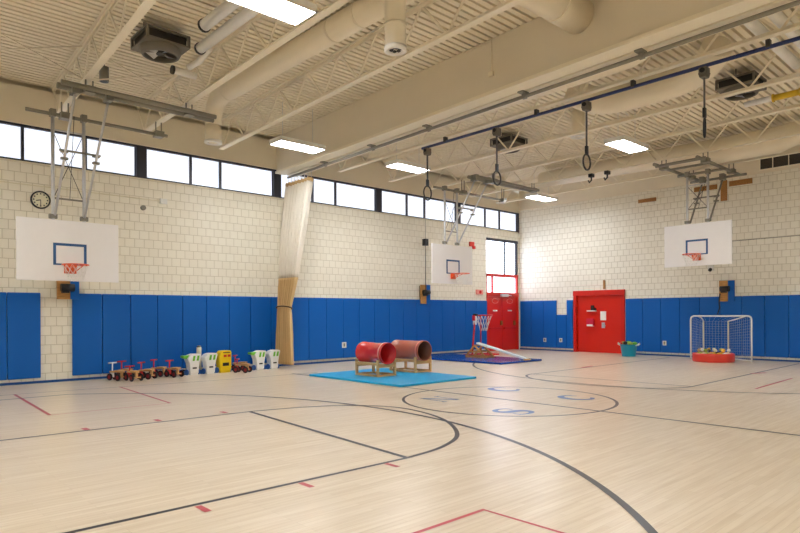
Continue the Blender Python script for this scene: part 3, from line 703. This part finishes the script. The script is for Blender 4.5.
# ------------------------------------------------------------------ small wall things
r = thing('wall_clock', 'round black-rimmed wall clock beside the near left backboard', 'clock', (-17.06, 0, 3.92))
MB(r).lathe([(.0, 0), (.19, 0), (.19, -.05), (.165, -.055), (.16, -.03)], (-17.06, -.001, 3.92), 28, 'y').build('rim', M['black'], r)
MB(r).lathe([(.0, -.035), (.162, -.035)], (-17.06, 0, 3.92), 28, 'y').build('dial', M['clockface'], r)
for k in range(12):
    a = k * PI / 6; p = Vector((-17.06 + .13 * math.sin(a), -.037, 3.92 + .13 * math.cos(a)))
    MB(r).box(p - Vector((.012, .002, .014)), p + Vector((.012, .001, .014))).build('hour_mark', M['black'], r)
for a, L, w_ in ((math.radians(255), .09, .018), (math.radians(180), .12, .012)):
    MB(r).bar((-17.06, -.041, 3.92), (-17.06 + L * math.sin(a), -.041, 3.92 + L * math.cos(a)), w_, .003, up=(0, 1, 0)).build('hand', M['black'], r)
r = thing('wall_conduit', 'thin conduit along the window wall passing above the clock', 'conduit', (-19, 0, 4.2)); MB(r).cyl((XW, -.02, 4.22), (-14.5, -.02, 4.21), .009, n=8).build('pipe', M['cream'], r)
MB(r).box((-14.5, -.05, 4.15), (-14.33, -.003, 4.27)).build('junction_box', M['plate'], r)
r = thing('wall_conduit', 'thin dark conduit along the far wall right of the backboard', 'conduit', (0, -12, 3.6)); MB(r).cyl((-.02, -7.6, 3.63), (-.02, YN, 3.63), .009, n=8).build('pipe', M['dgalv'], r)
MB(r).box((-.04, -7.66, 3.59), (-.003, -7.56, 3.67)).build('junction_box', M['dgalv'], r)
r = thing('wall_sensor', 'small round sensor on the window wall below the conduit end', 'sensor', (-14.9, 0, 4.0)); MB(r).cyl((-14.9, -.002, 4.0), (-14.9, -.05, 4.0), .06).build('dome', M['dgalv'], r)
r = thing('fire_alarm', 'red fire alarm horn on the block wall beside the tall corner window', 'alarm', (-2.93, 0, 3.98))
MB(r).box((-3.08, -.07, 3.93), (-2.84, -.002, 4.1)).build('horn_box', M['alarm'], r, .01); MB(r).box((-2.92, -.09, 3.84), (-2.8, -.002, 3.95)).build('strobe', M['redbar'], r, .01)
r = thing('emergency_sign', 'small pinkish red emergency light above the blue pads near the double door', 'emergency light', (-2.54, 0, 2.15))
MB(r).box((-2.72, -.08, 2.16), (-2.36, -.002, 2.34)).build('case', M['pinkish'], r, .015); MB(r).cyl((-2.54, -.08, 2.25), (-2.54, -.1, 2.25), .06).build('lens', M['redbar'], r)
r = thing('wall_horn', 'small white wall horn below the right backboard', 'horn', (0, -7.36, 2.75)); MB(r).box((-.05, -7.45, 2.75), (-.002, -7.27, 2.92)).build('case', M['plate'], r, .01); MB(r).cyl((-.05, -7.36, 2.8), (-.1, -7.36, 2.76), .05).build('lens', M['dark'], r)
def outlet(lab, loc, ax):
    r = thing('outlet_cover', lab, 'outlet', loc); x, y, z = loc
    if ax == 'x':
        MB(r).box((x - .08, y - .012, z - .085), (x + .08, y + .0, z + .085)).build('cover_plate', M['plate'], r); MB(r).box((x - .03, y - .016, z - .05), (x + .03, y - .012, z + .05)).build('socket', M['dgalv'], r)
    else:
        MB(r).box((x - .012, y - .06, z - .075), (x, y + .06, z + .075)).build('cover_plate', M['plate'], r); MB(r).box((x - .016, y - .03, z - .05), (x - .012, y + .03, z + .05)).build('socket', M['dgalv'], r)
outlet('white outlet plate on the blue pads left of the red barrel', (-8.94, -.056, .51), 'x')
outlet('left outlet plate on the blue pads between the two red doors', (-.056, -1.24, .41), 'y')
outlet('right outlet plate on the blue pads between the two red doors', (-.056, -1.95, .42), 'y')
outlet('white outlet plate on the blue pads right of the turquoise tub', (-.056, -5.9, .43), 'y')
def plank(lab, y0, y1, za, zb):
    r = tag(MB().box((-.03, y0, za), (-.002, y1, zb)).build('wall_board', M['brown'], None, .003, 1, (-.01, (y0 + y1) / 2, za)), lab, 'board', 'brown boards on the far wall')
plank('small brown board alone on the far wall, left of the right hoop', -5.62, -5.0, 5.2, 5.32)
plank('brown board behind the posts of the right hoop', -7.56, -6.86, 5.3, 5.45)
plank('upright brown board beside the posts of the right hoop', -7.85, -7.66, 4.9, 5.54)
plank('longest brown board at top of far wall, right of the upright one', -8.56, -7.91, 5.32, 5.48)
tag(MB().box((-.05, -3.76, 2.3), (-.002, -3.69, 2.62)).build('wall_block', M['brown'], None, .004, 1, (-.02, -3.72, 2.3)), 'short upright wooden block just above the wide red door', 'block')
r = thing('vent_grille', 'dark louvred vent set in the beam at the upper right', 'vent', (-.05, -9.9, 5.7))
MB(r).box((-.055, -11.6, 5.66), (-.041, -8.78, 6.06)).build('backing', M['vent'], r)
for y in (-8.78, -9.12, -9.53, -9.94, -10.4, -10.8, -11.2, -11.6): MB(r).box((-.075, y - .012, 5.68), (-.055, y + .012, 6.04)).build('mullion', M['steel'], r)
for k in range(9): MB(r).box((-.068, -11.6, 5.69 + k * .042), (-.055, -8.78, 5.7 + k * .042)).build('louver', M['dark'], r)
MB(r).box((-.08, -11.62, 6.04), (-.041, -8.76, 6.08)).box((-.08, -11.62, 5.64), (-.041, -8.76, 5.68)).build('frame', M['steel'], r)

# ------------------------------------------------------------------ gymnastic rings on the blue tube
RX = -9.6
r = thing('ring_tube', 'long dark blue steel tube hung under a joist, carrying the rings', 'tube', (RX, -8, 5.52))
tx = lambda y: -9.53 + .013 * y
MB(r).cyl((tx(-4.1), -4.1, 5.54), (tx(-16.5), -16.5, 5.54), .032, n=12).build('tube', M['navy'], r)
for y in (-4.9, -7.5, -9.6, -11.8): MB(r).box((tx(y) - .05, y - .03, 5.53), (tx(y) + .05, y + .03, 5.65)).build('tube_clamp', M['dark'], r)
def ring(y, lab, zr0, zr1, closed=True):
    RX = tx(y)
    r = thing('gym_ring', lab, 'gymnastic ring', (RX, y, zr1), 0, 'gymnastic rings on the blue tube')
    MB(r).box((RX - .08, y - .065, 5.4), (RX + .08, y + .065, 5.507)).prism([(y - .075, 5.42), (y + .075, 5.42), (y + .05, 5.34), (y - .05, 5.34)], 'x', RX - .08, RX + .08).build('pulley_block', M['heater'], r, .01)
    MB(r).cyl((RX - .1, y, 5.45), (RX + .1, y, 5.45), .04).build('pulley_wheel', M['black'], r)
    MB(r).box((RX - .022, y - .008, zr0 - .02), (RX + .022, y + .008, 5.38)).build('strap', M['strap'], r)
    MB(r).box((RX - .035, y - .02, zr0 + .0), (RX + .035, y + .02, zr0 + .16)).build('buckle', M['black'], r)
    c = (zr0 + zr1) / 2; hz = (zr0 - zr1) / 2
    if closed: MB(r).tube([(RX + .13 * math.cos(k * PI / 14), y, c + hz * math.sin(k * PI / 14)) for k in range(28)], .018, 8, True).build('ring', M['dark'], r)
    else: MB(r).tube([(RX + .02 * math.cos(k * PI / 14), y + .022 * math.cos(k * PI / 14), c + hz * math.sin(k * PI / 14)) for k in range(28)], .014, 8, True).build('ring', M['black'], r)
ring(-4.28, 'gymnastic ring hanging nearest the windows, in front of a lit lamp', 4.58, 4.24)
ring(-6.45, 'second gymnastic ring from the windows, above the far left hoop', 4.56, 4.26)
ring(-8.65, 'gymnastic ring hanging just left of the mid hall lamp', 4.5, 4.2)
ring(-10.84, 'furthest right gymnastic ring strap, ring turned edge on in photo', 4.68, 4.35, False)
for y, t in ((-5.2, 'left'), (-5.72, 'right')):
    r = thing('joist_hook', '%s one of two small black hooks under a far joist' % t, 'hook', (-3.45, y, 5.4), 0, 'black hooks under a far joist')
    MB(r).box((-3.53, y - .06, 5.55), (-3.37, y + .06, 5.65)).build('clamp', M['black'], r); MB(r).tube([(-3.45, y, 5.56), (-3.45, y, 5.46), (-3.45, y + .07, 5.4), (-3.45, y + .1, 5.47)], .025, 8).build('hook', M['black'], r)

# ------------------------------------------------------------------ mats, barrels, ramp
tag(MB().box((-12.2, -6.08, .004), (-9.9, -2.95, .05)).build('floor_mat', M['cyan'], None, .012, 2, (-11.1, -4.5, 0)), 'bright cyan floor mat under the two barrels', 'floor mat')
tag(MB().box((-6.6, -4.2, .004), (-4.62, -.65, .06)).build('floor_mat', M['bluemat'], None, .015, 2, (-5.6, -2.4, 0)), 'dark blue floor mat under the wooden trestle ramp', 'floor mat')
def barrel(x, y0, y1, lab, m, mi, slab, s2):
    xc = x; zc = .56; R = .235; zb = .05
    b = thing('barrel_tunnel', lab, 'barrel', (xc, (y0 + y1) / 2, zc - R))
    MB(b).lathe([(R, y0), (R + .008, y0), (R + .008, y0 + .04), (R, y0 + .045), (R, y1 - .045), (R + .008, y1 - .04), (R + .008, y1), (R - .012, y1)], (xc, 0, zc), 36, 'y').build('shell', M[m], b)
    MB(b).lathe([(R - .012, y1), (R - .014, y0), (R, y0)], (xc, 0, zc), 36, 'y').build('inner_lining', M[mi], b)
    MB(b).tube([(xc + R * math.cos(k * PI / 18), y0, zc + R * math.sin(k * PI / 18)) for k in range(36)], .01, 6, True).build('rim', M[m], b)
    MB(b).lathe([(R + .009, y0 + .05), (R + .011, y0 + .055), (R + .011, y0 + .085), (R + .009, y0 + .09)], (xc, 0, zc), 36, 'y').build('pale_band', M['band'], b)
    s = thing('barrel_stand', slab, 'stand', (xc, (y0 + y1) / 2, zb))
    ya, yb_ = y0 + .06, y1 - .06; w = .25
    for sx in (-1, 1):
        for yy in (ya, yb_): MB(s).box((xc + sx * w - .025, yy - .025, zb), (xc + sx * w + .025, yy + .025, .42)).build('leg', M['wood'], s)
        MB(s).box((xc + sx * w - .018, ya + .025, .3), (xc + sx * w + .018, yb_ - .025, .36)).build('side_rail', M['wood'], s)
        MB(s).box((xc + sx * w - .025, ya + .025, zb), (xc + sx * w + .025, yb_ - .025, zb + .045)).build('foot_rail', M['wood'], s)
    for yy in (ya, yb_):
        MB(s).prism([(xc - w + .025, .25), (xc + w - .025, .25), (xc + w - .025, .34), (xc + .12, .335 - .0), (xc + .0, .322), (xc - .12, .335), (xc - w + .025, .34)], 'y', yy - .018, yy + .018).build('cradle_rail', M['wood'], s)
        MB(s).box((xc - w + .025, yy - .02, zb), (xc + w - .025, yy + .02, zb + .045)).build('foot_rail', M['wood'], s)
barrel(-11.27, -4.68, -3.82, 'glossy red barrel tunnel lying on a wooden stand on the cyan mat', 'redbar', 'redin', 'pale wooden stand under the red barrel', '')
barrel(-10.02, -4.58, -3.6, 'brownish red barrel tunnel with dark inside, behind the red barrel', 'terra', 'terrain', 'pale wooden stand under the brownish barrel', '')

r = thing('wooden_trestle', 'triangular wooden trestle standing on the dark blue mat', 'trestle', (-5.3, -2.35, .06))
zb = .06; ap = .44; ya, yb_ = -1.93, -2.75; ym = -2.3
for xx in (-5.5, -5.1):
    for (p, q) in (((xx, ya, zb + .02), (xx, ym, ap)), ((xx, yb_, zb + .02), (xx, ym, ap))): MB(r).bar(p, q, .035, .05).build('sloping_leg', M['ply'], r)
    MB(r).bar((xx, ya, zb + .025), (xx, yb_, zb + .025), .035, .05).build('foot_rail', M['ply'], r)
    MB(r).bar((xx, ym + .22, .24), (xx, ym - .26, .24), .03, .04).build('tie_rail', M['ply'], r)
for yy in (ya, ym, yb_): MB(r).bar((-5.5, yy, zb + .025 if yy != ym else ap), (-5.1, yy, zb + .025 if yy != ym else ap), .05, .04).build('cross_rail', M['ply'], r)
r = thing('slide_board', 'long white board sloping from the wooden trestle down to the blue mat', 'ramp', (-5.3, -4.1, .06))
p, q = Vector((-5.3, ym + .03, ap + .075)), Vector((-5.3, -4.16, .1)); MB(r).bar(p, q, .13, .03).build('board', M['slidew'], r)
for sx in (-1, 1):
    o = Vector((sx * .075, 0, -.012)); MB(r).bar(p + o, q + o, .02, .05).build('side_rail', M['slidew'] if sx < 0 else M['dark'], r)
MB(r).box((-5.42, -4.19, .06), (-5.18, -4.1, .1)).build('end_foot', M['wood'], r)

# ------------------------------------------------------------------ toddler hoop
r = thing('toddler_hoop', 'red toddler basketball stand with white net by the red double door', 'basketball stand', (-3.85, -1.2, 0))
x0 = -3.72
MB(r).box((-4.4, -1.55, 0), (-3.3, -1.45, .05)).box((-4.4, -.95, 0), (-3.3, -.85, .05)).box((-4.4, -1.45, 0), (-4.3, -.95, .05)).box((-3.4, -1.45, 0), (-3.3, -.95, .05)).build('base', M['toyred'], r, .01)
MB(r).tube([(-4.33, -1.2, .04), (-4.25, -1.2, .7), (-4.17, -1.2, 1.3)], .032, 10).build('pole', M['toyred'], r)
MB(r).box((-4.22, -1.26, 1.06), (-4.15, -1.14, 1.36)).build('backboard', M['toyw'], r, .01); MB(r).box((-4.2, -1.27, 1.36), (-4.1, -1.13, 1.44)).build('top_cap', M['black'], r, .01); MB(r).box((-4.26, -1.25, 1.2), (-4.22, -1.15, 1.38)).build('red_panel', M['toyred'], r)
for xx in (-3.87, -3.5): MB(r).cyl((xx, -1.2, .04), (xx + .0, -1.2, 1.36), .026).build('pole', M['toyred'], r)
MB(r).tube([(x0 + .3 * math.cos(k * PI / 14), -1.2 + .3 * math.sin(k * PI / 14), 1.38) for k in range(28)], .022, 8, True).bar((-4.15, -1.2, 1.38), (x0 - .3, -1.2, 1.38), .05, .03).build('rim', M['toyred'], r)
nt = MB(r)
for k in range(14):
    for s_ in (-1, 1):
        for (r0, z0_, r1, z1_, ph) in ((.29, 1.37, .22, 1.18, 0), (.22, 1.18, .15, 1.0, .5), (.15, 1.0, .12, .84, 0)):
            a = 2 * PI * (k + ph) / 14; b_ = a + s_ * PI / 14
            nt.cyl((x0 + r0 * math.cos(a), -1.2 + r0 * math.sin(a), z0_), (x0 + r1 * math.cos(b_), -1.2 + r1 * math.sin(b_), z1_), .009, n=4)
nt.build('net', M['net'], r)

# ------------------------------------------------------------------ hockey goal, pool, tub
r = thing('hockey_goal', 'white tube hockey goal with netting in front of the blue far wall', 'goal', (-.5, -7.9, 0))
xf, y0, y1, H_ = -.86, -7.07, -8.78, 1.33
def rc(x, ya, yb, h, rad):
    s = 1 if yb > ya else -1
    return [(x, ya, 0)] + bend((x, ya, h - rad), (x, ya, h), (x, ya + s * rad, h), 5) + bend((x, yb - s * rad, h), (x, yb, h), (x, yb, h - rad), 5) + [(x, yb, 0)]
MB(r).tube(rc(xf, y0, y1, H_, .12), .025, 10).build('front_frame', M['toyw'], r)
BK = ((-.13, -7.17), (-.13, -7.9))
for yy, (bx, by), s in ((y0, BK[0], -1), (y1, BK[1], 1)):
    MB(r).tube([(xf, yy, .03), (bx, by, .03)], .02, 8).build('base_bar', M['toyw'], r)
    MB(r).tube(bend((xf, yy + s * .14, H_), (xf + .35, yy + s * .2, H_), (bx, by, 1.16), 8), .02, 8).build('top_bar', M['toyw'], r)
    MB(r).cyl((bx, by, .0), (bx, by, 1.18), .024).build('back_post', M['cream'], r)
MB(r).tube([(BK[0][0], BK[0][1], .03), (BK[1][0], BK[1][1], .03)], .02, 8).build('base_bar', M['toyw'], r)
nt = MB(r); pl = []
for k in range(9): t = k / 9; pl.append((xf + (BK[0][0] - xf) * t, y0 + (BK[0][1] - y0) * t, H_ - .15 * t))
for k in range(8): t = k / 8; pl.append((BK[0][0] - .02, BK[0][1] + (BK[1][1] - BK[0][1]) * t, 1.17))
for k in range(13): t = k / 12; pl.append((BK[1][0] + (xf - BK[1][0]) * t, BK[1][1] + (y1 - BK[1][1]) * t, 1.17 + (H_ - 1.17) * t))
n2 = 15
def npt(p, v): return (p[0], p[1], .03 + (p[2] - .05) * v)
for i, p in enumerate(pl):
    nt.cyl(npt(p, 0), npt(p, 1), .0019, n=3, cap=False)
    if i + 1 < len(pl):
        for j in range(n2 + 1): nt.cyl(npt(p, j / n2), npt(pl[i + 1], j / n2), .0019, n=3, cap=False)
for i in range(9, 17): nt.cyl(npt(pl[i], 1), (xf, y0 + (y1 - y0) * (i - 8) / 9, H_), .0019, n=3, cap=False)
nt.build('net', M['net'], r)
pc = Vector((-1.38, -7.92, 0)); PR = .56
r = thing('ball_pool', 'round red vinyl ball pool in front of the hockey goal', 'ball pool', pc)
MB().lathe([(0, .0), (PR - .02, .0), (PR, .03), (PR, .22), (PR - .02, .25), (PR - .06, .25), (PR - .075, .22), (PR - .075, .1), (0, .1)], (0, 0, 0), 36).build('ring_wall', M['pool'], r)
cols = [('gold', 'golden yellow'), ('cream', 'cream'), ('ygrn', 'yellow-green'), ('paper', 'white'), ('gold', 'golden yellow'), ('tire', 'black'), ('tan', 'tan')]
pts = [(0, 0)] + [(.2 * math.cos(k * PI / 3), .2 * math.sin(k * PI / 3)) for k in range(6)] + [(.385 * math.cos(k * PI / 6 + .2), .385 * math.sin(k * PI / 6 + .2)) for k in range(12)]
protos = {}
def ball(p, rad, key, lab, grp):
    if key not in protos:
        o = MB().sphere((0, 0, 0), .09, 14).build('ball', M[key], None); protos[key] = o
    else:
        o = protos[key].copy(); COL.objects.link(o)
    o.location = p; o.scale = (rad / .09,) * 3
    tag(o, lab, 'ball', grp)
for i, (x, y) in enumerate(pts):
    key, cn = cols[(i * 5 + i // 3) % len(cols)]
    ball((pc.x + x, pc.y + y, .19), .088, key, 'soft %s ball lying in the red ball pool' % cn, 'soft balls in the red pool, %s' % cn)
for i in range(13):
    a = i * 2 * PI / 13 + .3; key, cn = cols[(i * 3 + 1) % len(cols)]; rr = .29 if i % 2 else .4
    ball((pc.x + rr * math.cos(a), pc.y + rr * math.sin(a), .335 if i % 2 else .33), .05, key, 'small %s ball on top of the heap in the red pool' % cn, 'balls heaped on top in the red pool, %s' % cn)
tc_ = Vector((-.95, -5.1, 0))
r = thing('plastic_tub', 'turquoise plastic tub full of soft toys beside the wide red door', 'tub', tc_)
MB().lathe([(0, .0), (.21, .0), (.215, .02), (.265, .36), (.285, .37), (.285, .39), (.255, .39), (.205, .06), (0, .06)], (0, 0, 0), 30).build('body', M['tub'], r)
for s in (-1, 1):
    c = Vector((.6796, -.7336, 0)) if False else Vector((0, 1, 0))
    MB().tube([(-.07, s * .275, .36), (-.06, s * .35, .4), (0, s * .37, .44), (.06, s * .35, .4), (.07, s * .275, .36)], .018, 8).build('rope_handle', M['paper'], r)
items = [('ygrn', 'yellow-green', (-.1, -.1, .4), (1.3, 1, .7), 'soft_toy'), ('green', 'bright green', (.08, .05, .42), (1, 1.3, .6), 'soft_toy'), ('ygrn', 'long yellow-green', (-.05, .14, .42), (.7, 1.3, .5), 'soft_toy'),
         ('black', 'black', (-.12, .06, .41), (.8, .8, .7), 'soft_toy'), ('alarm', 'red', (-.17, .17, .4), (.5, .5, .5), 'soft_toy'), ('green', 'leafy green', (.1, -.15, .4), (1, 1.2, .6), 'soft_toy')]
for k, cn, p, sq, nme in items:
    o = MB().sphere((0, 0, 0), .085, 14, sq).build(nme, M[k], None); o.location = tc_ + Vector(p) + Vector((0, 0, .03))
    tag(o, '%s soft toy lying in the turquoise tub' % cn, 'soft toy', 'soft toys in the turquoise tub')

# ------------------------------------------------------------------ ride-on toys along the wall
def trike(loc, rz, lab, hm='toyred', h=.4, first=[None]):
    r = thing('ride_on_trike', lab, 'ride-on toy', loc, rz, 'wooden ride-on trikes along the wall'); r.scale = (.85, .85, .92)
    MB().box((-.24, -.05, .19), (.2, .05, .225)).build('frame_plank', M['wood'], r, .006)
    MB().box((-.22, -.09, .225), (.0, .09, .25)).build('seat', M['wood'], r, .01)
    MB().bar((-.18, 0, .2), (-.18, 0, .09), .05, .06).box((-.2, -.12, .07), (-.16, .12, .1)).build('rear_axle', M['wood'], r)
    MB().cyl((.15, 0, .1), (.14, 0, h), .016).box((.13, -.05, .07), (.17, .05, .19)).build('steering_post', M[hm], r)
    MB().cyl((.14, -.13, h), (.14, .13, h), .018).build('handlebar', M[hm], r)
    for (x, y) in ((-.18, -.13), (-.18, .13), (.15, -.085), (.15, .085)):
        wv = MB().cyl((x, y - .016, .085), (x, y + .016, .085), .085, n=18).build('wheel', M['tire'], r)
        MB().cyl((x, y - .02, .085), (x, y + .02, .085), .045, n=14).build('hub', M['wheelred'], wv)
    return r
TR = [(-15.72, -.62, 2.0, 'wooden trike with white handlebar, leftmost of the toy row', 'toyw', .42), (-15.5, -.98, 1.75, 'low wooden trike just right of the white-handled one', 'toyred', .34),
      (-15.44, -.34, 1.9, 'red-handled wooden trike behind the first two, by the pads', 'toyred', .42), (-15.14, -.78, 2.1, 'wooden trike third from the left in the front of the row', 'toyred', .4),
      (-14.72, -.42, 2.1, 'tall red-handled wooden trike in the middle of the left toy group', 'toyred', .42), (-14.52, -.8, 1.9, 'wooden trike just left of the first white push cart', 'toyred', .41)]
for i, (x, y, a, lab, hm, h) in enumerate(TR): trike((x, y, 0), a, lab, hm, h)
trike((-12.86, -.98, 0), 2.2, 'wooden trike just right of the yellow push cart', 'toyred', .36)
trike((-12.62, -.42, 0), 2.2, 'wooden trike with large red wheels left of the last two white carts', 'toyred', .42)
def cart(loc, rz, lab, flap=False):
    r = thing('push_cart', lab, 'ride-on toy', loc, rz, 'white and green push carts')
    fr = [(-.11, .03), (.12, .03), (.13, .2), (.15, .3), (.2, .46), (.18, .5), (.0, .51), (-.1, .48), (-.17, .4), (-.12, .28), (-.11, .18)]
    sh = MB().prism(fr, 'y', -.1, .1).build('shell', M['toyw'], r, .02, 3)
    for dx in (-.01, .095): MB().prism([(dx - .035, .34), (dx + .015, .34), (dx + .04, .46), (dx - .01, .46)], 'y', -.112, -.098).build('green_panel', M['green'], sh)
    MB().box((-.04, -.112, .15), (.06, -.098, .185)).build('slot', M['black'], sh)
    for sx in (-1, 1): MB().cyl((sx * .135 + .0, -.02, .07), (sx * .165, -.02, .07), .07, n=16).build('wheel', M['toyblue'], r)
    MB().cyl((-.18, .06, .05), (.18, .06, .05), .05, n=14).build('rear_roller', M['toyblue'], r)
    MB().box((-.1, -.09, .0), (.11, .09, .04)).build('base', M['toyw'], r, .008)
    if flap: MB().prism([(-.17, .39), (-.26, .42), (-.26, .47), (-.1, .475)], 'y', -.07, .09).build('green_flap', M['green'], r, .008)
cart((-13.98, -.62, 0), .1, 'leftmost white push cart with green panels and green flap', True)
cart((-13.56, -.62, 0), .1, 'white push cart with green panels touching the yellow cart', False)
cart((-12.18, -.6, 0), .1, 'white push cart with green flap, second from the curtain', True)
cart((-11.76, -.6, 0), .1, 'white push cart with green panels nearest the curtain', False)
r = thing('push_cart', 'yellow push cart with two red patches in the toy row', 'ride-on toy', (-13.15, -.6, 0), .1)
sh = MB().prism([(-.15, .03), (.14, .03), (.16, .1), (.17, .5), (.14, .55), (-.1, .55), (-.15, .5), (-.18, .4), (-.16, .2)], 'y', -.1, .1).build('shell', M['yellow'], r, .02, 3)
MB().box((-.09, -.112, .17), (.08, -.098, .25)).build('slot', M['black'], sh); MB().box((-.08, -.112, .49), (.11, -.098, .51)).build('grip_slot', M['black'], sh)
for dx in (-.06, .05): MB().box((dx, -.112, .39), (dx + .075, -.098, .45)).build('red_patch', M['alarm'], sh)
for sx in (-1, 1): MB().cyl((sx * .16, .02, .07), (sx * .2, .02, .07), .07, n=16).build('wheel', M['toyblue'], r)
MB().box((-.14, -.09, .0), (.13, .09, .04)).build('base', M['yellow'], r, .008)
r = thing('toy_chassis', 'low blue and grey wheeled toy left of the first white cart', 'ride-on toy', (-14.22, -.35, 0))
MB().box((-.16, -.08, .06), (.16, .08, .12)).build('body', M['toyblue'], r, .01)
for x in (-.1, .1): 
    for y in (-.1, .1): MB().cyl((x, y - .015, .06), (x, y + .015, .06), .06, n=14).build('wheel', M['tire'], r)
r = thing('tall_canister', 'cream canister standing behind the two white carts by the yellow one', 'canister', (-13.66, -.3, 0))
MB().cyl((0, 0, 0), (0, 0, .64), .06, n=18).build('body', M['cream'], r); MB().cyl((0, 0, .64), (0, 0, .68), .045, n=18).build('lid', M['dgalv'], r)

# ------------------------------------------------------------------ world, camera, view
w = bpy.data.worlds.new('world'); SC.world = w; w.use_nodes = True
w.node_tree.nodes['Background'].inputs[0].default_value = (.75, .85, 1, 1); w.node_tree.nodes['Background'].inputs[1].default_value = .6
cam = bpy.data.cameras.new('camera'); co = bpy.data.objects.new('camera', cam); COL.objects.link(co)
co.location = (-20.344, -14.875, 1.43)
co.rotation_euler = (PI / 2, math.radians(.303), math.radians(47.192 - 90))
cam.sensor_width = 36; cam.lens = 613.18 / 800 * 36; cam.shift_y = (314.36 - 266.5) / 800; cam.clip_start = .05; cam.clip_end = 200
SC.camera = co
SC.view_settings.view_transform = 'Standard'; SC.view_settings.look = 'None'; SC.view_settings.gamma = 1; SC.view_settings.use_curve_mapping = False
SC.view_settings.exposure = 1.24
SC.cycles.max_bounces = 10; SC.cycles.diffuse_bounces = 6
